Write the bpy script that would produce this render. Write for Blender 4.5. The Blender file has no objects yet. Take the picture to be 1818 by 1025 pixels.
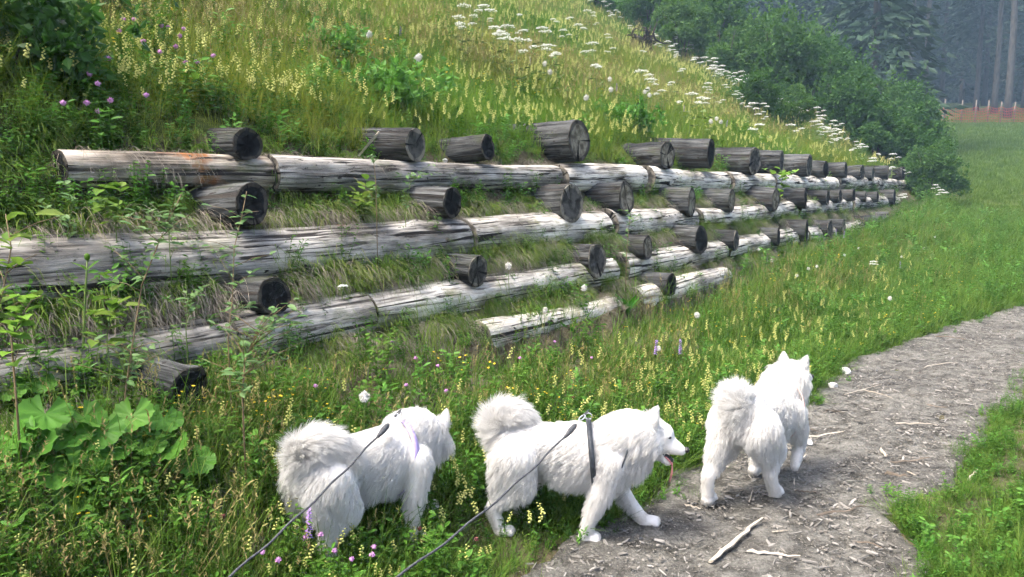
import bpy, bmesh, math, random
import numpy as np
from mathutils import Vector, Matrix, kdtree

# ------------------------------------------------------------------ camera, sky, sun, exposure
scene = bpy.context.scene
C = scene.collection
CAM_Z = 1.6
FPX, CX, CY = 1427.0, 909.0, 512.5
PITCH = math.atan((CY - 332.0) / FPX)
cam = bpy.data.cameras.new("camera")
cam.sensor_width = 36.0
cam.lens = 36.0 * FPX / 1818.0
cam.clip_start = 0.05
cam.clip_end = 2000.0
cam_ob = bpy.data.objects.new("camera", cam)
cam_ob.location = (0, 0, CAM_Z)
cam_ob.rotation_euler = (math.pi / 2 - PITCH, 0, 0)
C.objects.link(cam_ob)
scene.camera = cam_ob

SUN_EL, SUN_AZ = 62.0, -112.0        # degrees; azimuth clockwise from +Y (the view direction)
world = bpy.data.worlds.new("World")
scene.world = world
world.use_nodes = True
wn = world.node_tree
wn.nodes.clear()
sky = wn.nodes.new("ShaderNodeTexSky")
sky.sky_type = 'NISHITA'
sky.sun_disc = False
sky.sun_elevation = math.radians(SUN_EL)
sky.sun_rotation = math.radians(SUN_AZ)
sky.dust_density = 6.0
sky.air_density = 0.6
sky.ozone_density = 0.6
bg = wn.nodes.new("ShaderNodeBackground")
bg.inputs[1].default_value = 0.15
wo = wn.nodes.new("ShaderNodeOutputWorld")
wn.links.new(sky.outputs[0], bg.inputs[0])
wn.links.new(bg.outputs[0], wo.inputs[0])

sun = bpy.data.lights.new("sun", 'SUN')
sun.energy = 1.5
sun.angle = math.radians(20)
sun.color = (1.0, 0.94, 0.82)
sun_ob = bpy.data.objects.new("sun", sun)
el, az = math.radians(SUN_EL), math.radians(SUN_AZ)
sdir = Vector((math.sin(az) * math.cos(el), math.cos(az) * math.cos(el), math.sin(el)))
sun_ob.rotation_euler = (-sdir).to_track_quat('-Z', 'Y').to_euler()
sun_ob.location = (0, 0, 30)
C.objects.link(sun_ob)

scene.view_settings.view_transform = 'Standard'
scene.view_settings.look = 'None'
scene.view_settings.exposure = 2.05
scene.view_settings.gamma = 1.0
scene.view_settings.use_curve_mapping = False
scene.render.engine = 'CYCLES'
scene.cycles.max_bounces = 5
scene.cycles.diffuse_bounces = 3
scene.cycles.glossy_bounces = 2
scene.cycles.transmission_bounces = 4
scene.cycles.transparent_max_bounces = 6
scene.cycles.volume_bounces = 0
scene.cycles.use_denoising = True
scene.cycles.use_adaptive_sampling = True
scene.cycles.adaptive_threshold = 0.035
scene.cycles.adaptive_min_samples = 12

rng = np.random.default_rng(11)
random.seed(5)

# ------------------------------------------------------------------ small helpers
def srgb(r, g, b):
    f = lambda c: (c / 255 / 12.92) if c / 255 <= 0.04045 else ((c / 255 + 0.055) / 1.055) ** 2.4
    return (f(r), f(g), f(b), 1.0)

def ray(u, v):
    xr, yr = (u - CX) / FPX, -(v - CY) / FPX
    cp, sp = math.cos(PITCH), math.sin(PITCH)
    return np.array([xr, cp + yr * sp, -sp + yr * cp])

def project(p):
    p = np.asarray(p, float)
    cp, sp = math.cos(PITCH), math.sin(PITCH)
    x, y, z = p[..., 0], p[..., 1], p[..., 2] - CAM_Z
    dep = y * cp - z * sp
    up = y * sp + z * cp
    return CX + FPX * x / dep, CY - FPX * up / dep, dep

def at_depth(u, v, Y):
    r = ray(u, v)
    k = Y / r[1]
    return np.array([r[0] * k, Y, CAM_Z + r[2] * k])

class MB:
    """collects vertices and faces and links them as one mesh object"""
    def __init__(self):
        self.v, self.f, self.m, self.n = [], [], [], 0
    def add(self, verts, faces, mat=0):
        verts = np.asarray(verts, float).reshape(-1, 3)
        self.v.append(verts)
        for fc in faces:
            self.f.append(tuple(i + self.n for i in fc))
            self.m.append(mat)
        self.n += len(verts)
    def mesh(self, name, mats, smooth=True):
        me = bpy.data.meshes.new(name)
        V = np.concatenate(self.v) if self.v else np.zeros((0, 3))
        me.from_pydata(V.tolist(), [], self.f)
        for m in mats:
            me.materials.append(m)
        if len(mats) > 1:
            me.polygons.foreach_set("material_index", self.m)
        me.polygons.foreach_set("use_smooth", [smooth] * len(self.f))
        me.update()
        return me
    def build(self, name, mats, parent=None, smooth=True, loc=None):
        o = bpy.data.objects.new(name, self.mesh(name, mats if isinstance(mats, (list, tuple)) else [mats], smooth))
        C.objects.link(o)
        if loc is not None:
            o.location = loc
        if parent is not None:
            o.parent = parent
        return o

def tag(o, label=None, cat=None, group=None, kind=None):
    if label: o["label"] = label
    if cat: o["category"] = cat
    if group: o["group"] = group
    if kind: o["kind"] = kind
    return o

def empty(name, loc=(0, 0, 0)):
    o = bpy.data.objects.new(name, None)
    o.empty_display_size = 0.1
    o.location = loc
    C.objects.link(o)
    return o

def frame_of(d):
    d = np.asarray(d, float); d = d / (np.linalg.norm(d) + 1e-12)
    a = np.array([0, 0, 1.0]) if abs(d[2]) < 0.9 else np.array([1.0, 0, 0])
    x = np.cross(a, d); x /= np.linalg.norm(x)
    return x, np.cross(d, x), d

def tube(mb, pts, radii, seg=6, mat=0, cap=True, wob=0.0):
    pts = np.asarray(pts, float)
    n = len(pts)
    V = []
    for i in range(n):
        d = pts[min(i + 1, n - 1)] - pts[max(i - 1, 0)]
        x, y, _ = frame_of(d)
        for k in range(seg):
            a = 2 * math.pi * k / seg
            r = radii[i] * (1 + wob * (random.random() - .5))
            V.append(pts[i] + r * (math.cos(a) * x + math.sin(a) * y))
    F = [(i * seg + k, i * seg + (k + 1) % seg, (i + 1) * seg + (k + 1) % seg, (i + 1) * seg + k) for i in range(n - 1) for k in range(seg)]
    if cap:
        F.append(tuple(range(seg))[::-1]); F.append(tuple((n - 1) * seg + k for k in range(seg)))
    mb.add(V, F, mat)

def blob(mb, c, r, mat=0, rings=4, seg=6, sq=(1, 1, 1)):
    V = [[0, 0, 1]]
    for i in range(1, rings):
        th = math.pi * i / rings
        for k in range(seg):
            a = 2 * math.pi * k / seg
            V.append([math.sin(th) * math.cos(a), math.sin(th) * math.sin(a), math.cos(th)])
    V.append([0, 0, -1])
    F = [(0, 1 + k, 1 + (k + 1) % seg) for k in range(seg)]
    for i in range(rings - 2):
        for k in range(seg):
            a = 1 + i * seg + k; b = 1 + i * seg + (k + 1) % seg
            F.append((a, a + seg, b + seg, b))
    L = len(V) - 1; s = 1 + (rings - 2) * seg
    F += [(s + k, L, s + (k + 1) % seg) for k in range(seg)]
    mb.add(np.array(V) * r * np.array(sq) + np.array(c), F, mat)

# ------------------------------------------------------------------ the lie of the land
TH = math.atan(0.694)
D = np.array([math.sin(TH), math.cos(TH)])       # along the log wall
N = np.array([math.cos(TH), -math.sin(TH)])      # from the wall to the path
W0 = np.array([-4.45, 0.0])
ROW_S = [-0.33, -0.05, 0.22, 0.46]
ROW_Z = [1.67, 1.22, 0.84, 0.58]

def to_ts(x, y):
    px, py = x - W0[0], y - W0[1]
    return px * D[0] + py * D[1], px * N[0] + py * N[1]

def from_ts(t, s):
    return W0[0] + t * D[0] + s * N[0], W0[1] + t * D[1] + s * N[1]

def sstep(a, b, x):
    k = np.clip((x - a) / (b - a), 0, 1)
    return k * k * (3 - 2 * k)

def wobble(x, y):
    return (np.sin(x * 1.7 + 0.6 * y) * np.cos(y * 1.3 - .5 * x) + 0.5 * np.sin(3.9 * x + 1.1) * np.sin(4.3 * y + .3 * x)
            + 0.25 * np.sin(9.1 * x + 2 * y) * np.cos(8.3 * y))

BY = [-20, 9, 12, 20, 35, 70, 120, 150, 400]
BZ = [0, 0, .06, .62, 2.4, 8.0, 15, 17, 18]
PS = [-0.46, -0.37, -0.29, -0.22, -0.08, 0.0, 0.07, 0.14, 0.24, 0.31, 0.38, 0.46]
PZ = [1.75, 1.64, 1.54, 1.47, 1.36, 1.21, 1.12, 1.04, 0.87, 0.75, 0.68, 0.6]

def zfun(x, y):
    x = np.asarray(x, float); y = np.asarray(y, float)
    t, s = to_ts(x, y)
    B = np.interp(y, BY, BZ)
    foot = np.interp(t, [-5, 4, 7, 10, 15, 22, 30], [.60, .60, .38, .38, .56, .84, 1.3])
    k = sstep(0.5, 1.85, s)
    bank = foot * (1 - k) + B * k
    prof = np.interp(s, PS + [0.6], PZ + [0.56])
    prof = np.where(s < 0.6, np.maximum(prof, np.where(s > 0.3, bank, -9)), bank)
    up = np.maximum(-0.46 - s, 0)
    hill = 1.75 + .17 * (1 - np.exp(-up / .12)) * np.exp(-up / 2.5) + np.interp(up, [0, 24, 40, 60, 400], [0, 13.7, 20, 23, 24]) + 0.07 * np.sin(up * 1.3 + .4 * t) * np.clip(up, 0, 1)
    prof = np.where(s < -0.46, hill, prof)
    w = sstep(25.5, 29, t)
    lin = np.where(s < -0.46, hill, B + (1.75 - B) * np.clip((1.6 - s) / 2.06, 0, 1))
    z = prof * (1 - w) + np.maximum(lin, B) * w
    z = np.maximum(z, np.where((t > 22) & (s > -30), B, -9))
    amp = np.where(s < -0.4, 0.045, np.where(s < .5, 0.008, np.where(s < 1.7, .03, .012)))
    return z + amp * wobble(x, y)

def hit(u, v, h=0.0):
    """point of the ground (raised by h) that the photo shows at this pixel"""
    r = ray(u, v)
    ks = np.concatenate([np.arange(1.2, 12, .02), np.arange(12, 160, .1)])
    P = np.array([0, 0, CAM_Z]) + ks[:, None] * r
    below = P[:, 2] < zfun(P[:, 0], P[:, 1]) + h
    i = int(np.argmax(below)) if below.any() else len(ks) - 1
    return P[i] - np.array([0, 0, h])

def t_at_u(u, s, z):
    lo, hi = -8.0, 60.0
    for _ in range(60):
        m = (lo + hi) / 2
        x, y = from_ts(m, s)
        uu, _, dep = project((x, y, z))
        if dep < 0.05 or uu < u: lo = m
        else: hi = m
    return (lo + hi) / 2

# ------------------------------------------------------------------ materials
def new_mat(name):
    m = bpy.data.materials.new(name)
    m.use_nodes = True
    nt = m.node_tree
    nt.nodes.clear()
    out = nt.nodes.new("ShaderNodeOutputMaterial")
    return m, nt, out

def nd(nt, typ, **kw):
    n = nt.nodes.new(typ)
    for k, v in kw.items():
        if k.startswith("i_"):
            key = k[2:]
            n.inputs[int(key) if key.isdigit() else key.replace("_", " ")].default_value = v
        else:
            setattr(n, k, v)
    return n

def ramp(nt, stops, interp='LINEAR'):
    r = nt.nodes.new("ShaderNodeValToRGB")
    r.color_ramp.interpolation = interp
    el = r.color_ramp.elements
    while len(el) < len(stops): el.new(0.5)
    for e, (p, c) in zip(el, stops):
        e.position = p; e.color = c
    return r

def mixc(nt, a, b, fac, mode='MIX'):
    m = nt.nodes.new("ShaderNodeMix"); m.data_type = 'RGBA'; m.blend_type = mode
    for sock, val in ((m.inputs[6], a), (m.inputs[7], b), (m.inputs[0], fac)):
        if hasattr(val, "default_value") or hasattr(val, "is_linked"):
            nt.links.new(val, sock)
        else:
            sock.default_value = val
    return m.outputs[2]

def leaf_mat(name, cols, trans=0.35, patch=None, rough=0.6, patch_scale=0.35, spec=0.15):
    """foliage: hue varies from plant to plant, and in patches of the meadow"""
    m, nt, out = new_mat(name)
    oi = nd(nt, "ShaderNodeObjectInfo")
    st = [(i / max(len(cols) - 1, 1), c) for i, c in enumerate(cols)]
    rp = ramp(nt, st)
    geo = nd(nt, "ShaderNodeNewGeometry")
    isl = nd(nt, "ShaderNodeMath", operation='MULTIPLY_ADD', i_1=0.45, i_2=0.0)
    nt.links.new(geo.outputs["Random Per Island"], isl.inputs[0])
    o2 = nd(nt, "ShaderNodeMath", operation='MULTIPLY', i_1=0.55)
    nt.links.new(oi.outputs["Random"], o2.inputs[0])
    ad = nd(nt, "ShaderNodeMath", operation='ADD')
    nt.links.new(isl.outputs[0], ad.inputs[0]); nt.links.new(o2.outputs[0], ad.inputs[1])
    nt.links.new(ad.outputs[0], rp.inputs[0])
    col = rp.outputs[0]
    if patch:
        nz = nd(nt, "ShaderNodeTexNoise", i_Scale=patch_scale, i_Detail=3.0)
        nt.links.new(geo.outputs["Position"], nz.inputs["Vector"])
        pr = ramp(nt, [(0.42, (0, 0, 0, 1)), (0.6, (1, 1, 1, 1))])
        nt.links.new(nz.outputs[0], pr.inputs[0])
        col = mixc(nt, col, patch, pr.outputs[0])
    p = nd(nt, "ShaderNodeBsdfPrincipled", i_Roughness=rough)
    p.inputs["Specular IOR Level"].default_value = spec
    nt.links.new(col, p.inputs["Base Color"])
    tr = nd(nt, "ShaderNodeBsdfTranslucent")
    nt.links.new(col, tr.inputs[0])
    mx = nd(nt, "ShaderNodeMixShader", i_0=trans)
    nt.links.new(p.outputs[0], mx.inputs[1]); nt.links.new(tr.outputs[0], mx.inputs[2])
    nt.links.new(mx.outputs[0], out.inputs[0])
    return m

def plain_mat(name, c1, c2=None, scale=20.0, rough=0.7, bump=0.0, stretch=(1, 1, 1), spec=0.3, sheen=0.0):
    m, nt, out = new_mat(name)
    tc = nd(nt, "ShaderNodeTexCoord")
    mp = nd(nt, "ShaderNodeMapping"); mp.inputs["Scale"].default_value = stretch
    nt.links.new(tc.outputs["Object"], mp.inputs[0])
    nz = nd(nt, "ShaderNodeTexNoise", i_Scale=scale, i_Detail=6.0)
    nt.links.new(mp.outputs[0], nz.inputs["Vector"])
    rp = ramp(nt, [(0.3, c1), (0.7, c2 or c1)])
    nt.links.new(nz.outputs[0], rp.inputs[0])
    p = nd(nt, "ShaderNodeBsdfPrincipled", i_Roughness=rough)
    p.inputs["Specular IOR Level"].default_value = spec
    nt.links.new(rp.outputs[0], p.inputs["Base Color"])
    if bump:
        b = nd(nt, "ShaderNodeBump", i_Strength=bump, i_Distance=0.02)
        nt.links.new(nz.outputs[0], b.inputs["Height"])
        nt.links.new(b.outputs[0], p.inputs["Normal"])
    nt.links.new(p.outputs[0], out.inputs[0])
    return m

def wood_mat(name, pale, mid, dark, moss=None, red=None, per_obj=0.5, red_at=.66):
    """weathered round wood, the grain along local X"""
    m, nt, out = new_mat(name)
    tc = nd(nt, "ShaderNodeTexCoord"); oi = nd(nt, "ShaderNodeObjectInfo")
    off = nd(nt, "ShaderNodeVectorMath", operation='SCALE'); off.inputs["Scale"].default_value = 37.0
    cmb = nd(nt, "ShaderNodeCombineXYZ")
    for k in range(3): nt.links.new(oi.outputs["Random"], cmb.inputs[k])
    nt.links.new(cmb.outputs[0], off.inputs[0])
    add = nd(nt, "ShaderNodeVectorMath", operation='ADD')
    nt.links.new(tc.outputs["Object"], add.inputs[0]); nt.links.new(off.outputs[0], add.inputs[1])
    def noise(scale, stretch, detail=6.0, rough=0.6, dist=0.0):
        mp = nd(nt, "ShaderNodeMapping"); mp.inputs["Scale"].default_value = stretch
        nt.links.new(add.outputs[0], mp.inputs[0])
        n = nd(nt, "ShaderNodeTexNoise", i_Scale=scale, i_Detail=detail, i_Roughness=rough, i_Distortion=dist)
        nt.links.new(mp.outputs[0], n.inputs["Vector"])
        return n.outputs[0]
    grain = noise(34, (0.06, 1, 1), 8, .65, .4)
    crack = noise(15, (0.05, 1, 1), 4, .55, 1.2)
    blot = noise(3.2, (0.55, 1, 1), 6, .6)
    fleck = noise(30, (0.5, 1, 1), 3, .6)
    base = ramp(nt, [(0.37, dark), (0.47, mid), (0.58, pale)])
    nt.links.new(grain, base.inputs[0])
    bl = ramp(nt, [(0.38, (0.26, 0.255, 0.25, 1)), (0.58, (1, 1, 1, 1))])
    nt.links.new(blot, bl.inputs[0])
    col = mixc(nt, base.outputs[0], bl.outputs[0], 0.85, 'MULTIPLY')
    tone = ramp(nt, [(0, (1 - per_obj, 1 - per_obj, 1 - per_obj, 1)), (1, (1, 1, 1, 1))])
    nt.links.new(oi.outputs["Random"], tone.inputs[0])
    col = mixc(nt, col, tone.outputs[0], 1.0, 'MULTIPLY')
    if red:
        rn = noise(2.2, (0.8, 1, 1), 4)
        rr = ramp(nt, [(red_at, (0, 0, 0, 1)), (red_at + .06, (1, 1, 1, 1))]); nt.links.new(rn, rr.inputs[0])
        col = mixc(nt, col, red, rr.outputs[0])
    if moss:
        mn = noise(5.0, (0.6, 1, 1), 5)
        mr = ramp(nt, [(0.56, (0, 0, 0, 1)), (0.70, (.7, .7, .7, 1))]); nt.links.new(mn, mr.inputs[0])
        col = mixc(nt, col, moss, mr.outputs[0])
    fr = ramp(nt, [(0.30, (1, 1, 1, 1)), (0.36, (0, 0, 0, 1))]); nt.links.new(fleck, fr.inputs[0])
    col = mixc(nt, col, (0.03, 0.027, 0.025, 1), fr.outputs[0])
    fine = noise(30, (0.028, 1, 1), 3, .5, .6)
    f2 = ramp(nt, [(0.365, (1, 1, 1, 1)), (0.40, (0, 0, 0, 1))]); nt.links.new(fine, f2.inputs[0])
    col = mixc(nt, col, (0.035, 0.031, 0.027, 1), f2.outputs[0])
    cr = ramp(nt, [(0.365, (1, 1, 1, 1)), (0.395, (0, 0, 0, 1))]); nt.links.new(crack, cr.inputs[0])
    col = mixc(nt, col, (0.02, 0.018, 0.016, 1), cr.outputs[0])
    p = nd(nt, "ShaderNodeBsdfPrincipled", i_Roughness=0.85)
    p.inputs["Specular IOR Level"].default_value = 0.15
    nt.links.new(col, p.inputs["Base Color"])
    inv = nd(nt, "ShaderNodeMath", operation='MULTIPLY_ADD', i_1=-1.2, i_2=0.0)
    nt.links.new(cr.outputs[0], inv.inputs[0])
    hsum = nd(nt, "ShaderNodeMath", operation='ADD')
    nt.links.new(grain, hsum.inputs[0]); nt.links.new(inv.outputs[0], hsum.inputs[1])
    b = nd(nt, "ShaderNodeBump", i_Strength=1.0, i_Distance=0.02)
    nt.links.new(hsum.outputs[0], b.inputs["Height"]); nt.links.new(b.outputs[0], p.inputs["Normal"])
    nt.links.new(p.outputs[0], out.inputs[0])
    return m

def cut_mat(name, rim, core, ringdark):
    """sawn log end: rings round the local X axis, radial checks"""
    m, nt, out = new_mat(name)
    tc = nd(nt, "ShaderNodeTexCoord"); oi = nd(nt, "ShaderNodeObjectInfo")
    sp = nd(nt, "ShaderNodeSeparateXYZ"); nt.links.new(tc.outputs["Object"], sp.inputs[0])
    cb = nd(nt, "ShaderNodeCombineXYZ"); nt.links.new(sp.outputs[1], cb.inputs[0]); nt.links.new(sp.outputs[2], cb.inputs[1])
    ofs = nd(nt, "ShaderNodeMath", operation='MULTIPLY', i_1=19.0); nt.links.new(oi.outputs["Random"], ofs.inputs[0])
    nt.links.new(ofs.outputs[0], cb.inputs[2])
    ln = nd(nt, "ShaderNodeVectorMath", operation='LENGTH')
    flat = nd(nt, "ShaderNodeCombineXYZ"); nt.links.new(sp.outputs[1], flat.inputs[0]); nt.links.new(sp.outputs[2], flat.inputs[1])
    nt.links.new(flat.outputs[0], ln.inputs[0])
    nz = nd(nt, "ShaderNodeTexNoise", i_Scale=14.0, i_Detail=6.0); nt.links.new(cb.outputs[0], nz.inputs["Vector"])
    rr = nd(nt, "ShaderNodeMath", operation='MULTIPLY_ADD', i_1=0.05)
    nt.links.new(nz.outputs[0], rr.inputs[0]); nt.links.new(ln.outputs["Value"], rr.inputs[2])
    ra = nd(nt, "ShaderNodeAttribute", attribute_name="radial")
    rn = nd(nt, "ShaderNodeMath", operation='MULTIPLY_ADD', i_1=0.35); nt.links.new(nz.outputs[0], rn.inputs[0]); nt.links.new(ra.outputs["Fac"], rn.inputs[2])
    rad = ramp(nt, [(0.3, core), (0.96, core), (1.0, rim)]); rad.color_ramp.elements[1].position = .93; nt.links.new(rn.outputs[0], rad.inputs[0])
    sn = nd(nt, "ShaderNodeMath", operation='MULTIPLY', i_1=900.0); nt.links.new(rr.outputs[0], sn.inputs[0])
    s2 = nd(nt, "ShaderNodeMath", operation='SINE'); nt.links.new(sn.outputs[0], s2.inputs[0])
    rg = ramp(nt, [(0.2, (.72, .72, .72, 1)), (0.9, (1, 1, 1, 1))]); nt.links.new(s2.outputs[0], rg.inputs[0])
    col = mixc(nt, rad.outputs[0], rg.outputs[0], 1.0, 'MULTIPLY')
    at = nd(nt, "ShaderNodeMath", operation='ARCTAN2'); nt.links.new(sp.outputs[1], at.inputs[0]); nt.links.new(sp.outputs[2], at.inputs[1])
    ac = nd(nt, "ShaderNodeCombineXYZ"); nt.links.new(at.outputs[0], ac.inputs[0]); nt.links.new(ofs.outputs[0], ac.inputs[1])
    an = nd(nt, "ShaderNodeTexNoise", i_Scale=2.3, i_Detail=2.0); nt.links.new(ac.outputs[0], an.inputs["Vector"])
    ck = ramp(nt, [(0.36, (1, 1, 1, 1)), (0.39, (0, 0, 0, 1))]); nt.links.new(an.outputs[0], ck.inputs[0])
    col = mixc(nt, col, (0.015, 0.013, 0.012, 1), ck.outputs[0])
    bl = ramp(nt, [(0.40, ringdark), (0.58, (1, 1, 1, 1))]); nt.links.new(nz.outputs[0], bl.inputs[0])
    col = mixc(nt, col, bl.outputs[0], 0.9, 'MULTIPLY')
    p = nd(nt, "ShaderNodeBsdfPrincipled", i_Roughness=0.9); p.inputs["Specular IOR Level"].default_value = 0.1
    nt.links.new(col, p.inputs["Base Color"])
    b = nd(nt, "ShaderNodeBump", i_Strength=0.6, i_Distance=0.006)
    nt.links.new(s2.outputs[0], b.inputs["Height"]); nt.links.new(b.outputs[0], p.inputs["Normal"])
    nt.links.new(p.outputs[0], out.inputs[0])
    return m

def ground_mat():
    m, nt, out = new_mat("soil_and_turf")
    geo = nd(nt, "ShaderNodeNewGeometry")
    n1 = nd(nt, "ShaderNodeTexNoise", i_Scale=0.9, i_Detail=10.0, i_Roughness=.7); nt.links.new(geo.outputs["Position"], n1.inputs["Vector"])
    n2 = nd(nt, "ShaderNodeTexNoise", i_Scale=22.0, i_Detail=8.0, i_Roughness=.7); nt.links.new(geo.outputs["Position"], n2.inputs["Vector"])
    turf = ramp(nt, [(0.25, (0.028, 0.04, 0.012, 1)), (0.5, (0.075, 0.105, 0.025, 1)), (0.75, (0.15, 0.17, 0.05, 1))]); nt.links.new(n2.outputs[0], turf.inputs[0])
    soil = ramp(nt, [(0.3, (0.06, 0.05, 0.035, 1)), (0.7, (0.20, 0.17, 0.13, 1))]); nt.links.new(n2.outputs[0], soil.inputs[0])
    # bare soil on the terraces of the wall, turf elsewhere
    at = nd(nt, "ShaderNodeAttribute", attribute_name="soil")
    col = mixc(nt, turf.outputs[0], soil.outputs[0], at.outputs["Fac"])
    v = ramp(nt, [(0.38, (.55, .60, .5, 1)), (0.62, (1.2, 1.12, 1.0, 1))]); nt.links.new(n1.outputs[0], v.inputs[0])
    col = mixc(nt, col, v.outputs[0], 1.0, 'MULTIPLY')
    p = nd(nt, "ShaderNodeBsdfPrincipled", i_Roughness=0.95); p.inputs["Specular IOR Level"].default_value = 0.1
    nt.links.new(col, p.inputs["Base Color"])
    b = nd(nt, "ShaderNodeBump", i_Strength=1.0, i_Distance=0.05)
    nt.links.new(n2.outputs[0], b.inputs["Height"]); nt.links.new(b.outputs[0], p.inputs["Normal"])
    nt.links.new(p.outputs[0], out.inputs[0])
    return m

def path_mat():
    m, nt, out = new_mat("trodden_path")
    geo = nd(nt, "ShaderNodeNewGeometry")
    def noise(s, d=8.0, r=.6):
        n = nd(nt, "ShaderNodeTexNoise", i_Scale=s, i_Detail=d, i_Roughness=r)
        nt.links.new(geo.outputs["Position"], n.inputs["Vector"]); return n.outputs[0]
    big, midn, fine = noise(1.3), noise(9.0), noise(70.0, 6, .7)
    c1 = ramp(nt, [(0.25, (0.052, 0.052, 0.050, 1)), (0.5, (0.145, 0.145, 0.138, 1)), (0.8, (0.30, 0.30, 0.285, 1))]); nt.links.new(fine, c1.inputs[0])
    v = ramp(nt, [(0.36, (.42, .41, .39, 1)), (0.60, (1.15, 1.14, 1.12, 1))]); nt.links.new(midn, v.inputs[0])
    col = mixc(nt, c1.outputs[0], v.outputs[0], 1.0, 'MULTIPLY')
    w = ramp(nt, [(0.38, (.7, .68, .66, 1)), (0.62, (1.1, 1.08, 1.03, 1))]); nt.links.new(big, w.inputs[0])
    col = mixc(nt, col, w.outputs[0], 1.0, 'MULTIPLY')
    vo = nd(nt, "ShaderNodeTexVoronoi", i_Scale=60.0); nt.links.new(geo.outputs["Position"], vo.inputs["Vector"])
    pk = ramp(nt, [(0.12, (1, 1, 1, 1)), (0.2, (0, 0, 0, 1))]); nt.links.new(vo.outputs["Distance"], pk.inputs[0])
    col = mixc(nt, col, (0.27, 0.25, 0.21, 1), pk.outputs[0])
    p = nd(nt, "ShaderNodeBsdfPrincipled", i_Roughness=0.92); p.inputs["Specular IOR Level"].default_value = 0.15
    nt.links.new(col, p.inputs["Base Color"])
    ha = nd(nt, "ShaderNodeMath", operation='MULTIPLY_ADD', i_1=2.0); nt.links.new(midn, ha.inputs[0]); nt.links.new(fine, ha.inputs[2])
    b = nd(nt, "ShaderNodeBump", i_Strength=1.0, i_Distance=0.02)
    nt.links.new(ha.outputs[0], b.inputs["Height"]); nt.links.new(b.outputs[0], p.inputs["Normal"])
    nt.links.new(p.outputs[0], out.inputs[0])
    return m

G = lambda r, g, b: (r, g, b, 1.0)
M = {}
M['grass'] = leaf_mat("meadow_grass", [G(.05, .125, .010), G(.085, .19, .016), G(.14, .245, .025), G(.21, .27, .04)], .45, patch=G(.175, .215, .028))
M['lush'] = leaf_mat("lush_grass", [G(.05, .115, .014), G(.085, .17, .020), G(.135, .22, .036), G(.20, .24, .06)], .42)
M['field'] = leaf_mat("field_grass", [G(.06, .125, .014), G(.095, .17, .02), G(.14, .20, .034)], .38)
M['stalk'] = leaf_mat("ripe_grass_stalks", [G(.13, .14, .04), G(.20, .19, .06), G(.26, .22, .085), G(.18, .12, .05)], .25)
M['herb'] = leaf_mat("herb_leaves", [G(.035, .10, .010), G(.06, .15, .015), G(.10, .19, .025)], .4)
M['thatch'] = leaf_mat("withered_grass", [G(.13, .11, .085), G(.24, .21, .165), G(.36, .32, .26)], .2)
M['drape'] = leaf_mat("terrace_grass", [G(.06, .13, .012), G(.095, .18, .018), G(.16, .22, .035), G(.24, .22, .09)], .4)
M['bigleaf'] = leaf_mat("broad_leaves", [G(.06, .17, .02), G(.085, .22, .03), G(.12, .26, .045)], .4, rough=.45)
M['dock'] = leaf_mat("dock_leaves", [G(.035, .14, .012), G(.06, .19, .02)], .35, rough=.4)
M['willow'] = leaf_mat("willow_leaves", [G(.06, .14, .035), G(.10, .19, .06), G(.17, .25, .11)], .35, rough=.45)
M['maple'] = leaf_mat("maple_leaves", [G(.12, .26, .03), G(.2, .34, .05)], .45)
M['bush'] = leaf_mat("alder_leaves", [G(.03, .085, .016), G(.055, .13, .025), G(.095, .18, .04)], .4)
M['shrub'] = leaf_mat("hazel_leaves", [G(.025, .08, .015), G(.045, .12, .02), G(.07, .15, .04)], .35, rough=.4)
M['needle'] = leaf_mat("spruce_needles", [G(.014, .034, .018), G(.022, .048, .026), G(.034, .064, .034)], .1)
M['stem'] = plain_mat("green_stems", G(.09, .15, .035), G(.14, .19, .05), 30)
M['twig'] = plain_mat("brown_twigs", G(.10, .07, .035), G(.20, .15, .08), 30)
M['bark'] = plain_mat("spruce_bark", G(.030, .028, .026), G(.075, .07, .065), 9, .95, .6, (1, 1, .25))
M['white'] = plain_mat("white_petals", G(.70, .72, .66), G(.82, .82, .78), 40, .8)
M['seed'] = plain_mat("seed_down", G(.60, .58, .54), G(.78, .77, .74), 90, .9)
M['rattle'] = plain_mat("pale_yellow_petals", G(.42, .44, .10), G(.58, .57, .20), 60, .7)
M['yellow'] = plain_mat("yellow_petals", G(.66, .46, .02), G(.75, .58, .04), 50, .6)
M['pink'] = plain_mat("clover_petals", G(.42, .17, .40), G(.58, .32, .56), 90, .8)
M['violet'] = plain_mat("violet_petals", G(.23, .12, .42), G(.40, .26, .58), 90, .8)
M['wine'] = plain_mat("faded_clover", G(.12, .04, .035), G(.20, .07, .06), 60, .8)
M['log'] = wood_mat("bleached_log", G(.80, .76, .68), G(.62, .58, .51), G(.17, .15, .125), moss=G(.17, .17, .075), per_obj=.18)
M['log_grey'] = wood_mat("weathered_grey_log", G(.62, .585, .525), G(.40, .375, .335), G(.07, .063, .055), moss=G(.10, .12, .045), red=G(.22, .11, .055), per_obj=.2)
M['log_rot'] = wood_mat("rotten_brown_log", G(.52, .46, .38), G(.33, .28, .22), G(.06, .05, .04), moss=G(.10, .12, .045), red=G(.30, .13, .05), per_obj=.1, red_at=.52)
M['header'] = wood_mat("slate_grey_log", G(.118, .122, .122), G(.052, .055, .055), G(.010, .010, .010), moss=G(.035, .042, .016), per_obj=.4)
M['cut_dark'] = cut_mat("blackened_cut", G(.09, .082, .07), G(.022, .023, .025), (.5, .5, .52, 1))
M['cut_grey'] = cut_mat("grey_cut", G(.30, .27, .22), G(.13, .125, .115), (.30, .30, .31, 1))
M['cut_pale'] = cut_mat("pale_cut", G(.13, .12, .105), G(.36, .325, .255), (.34, .32, .30, 1))
M['stick'] = plain_mat("bleached_stick", G(.30, .26, .20), G(.52, .47, .40), 40, .85, .5, (.08, 1, 1))
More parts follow.
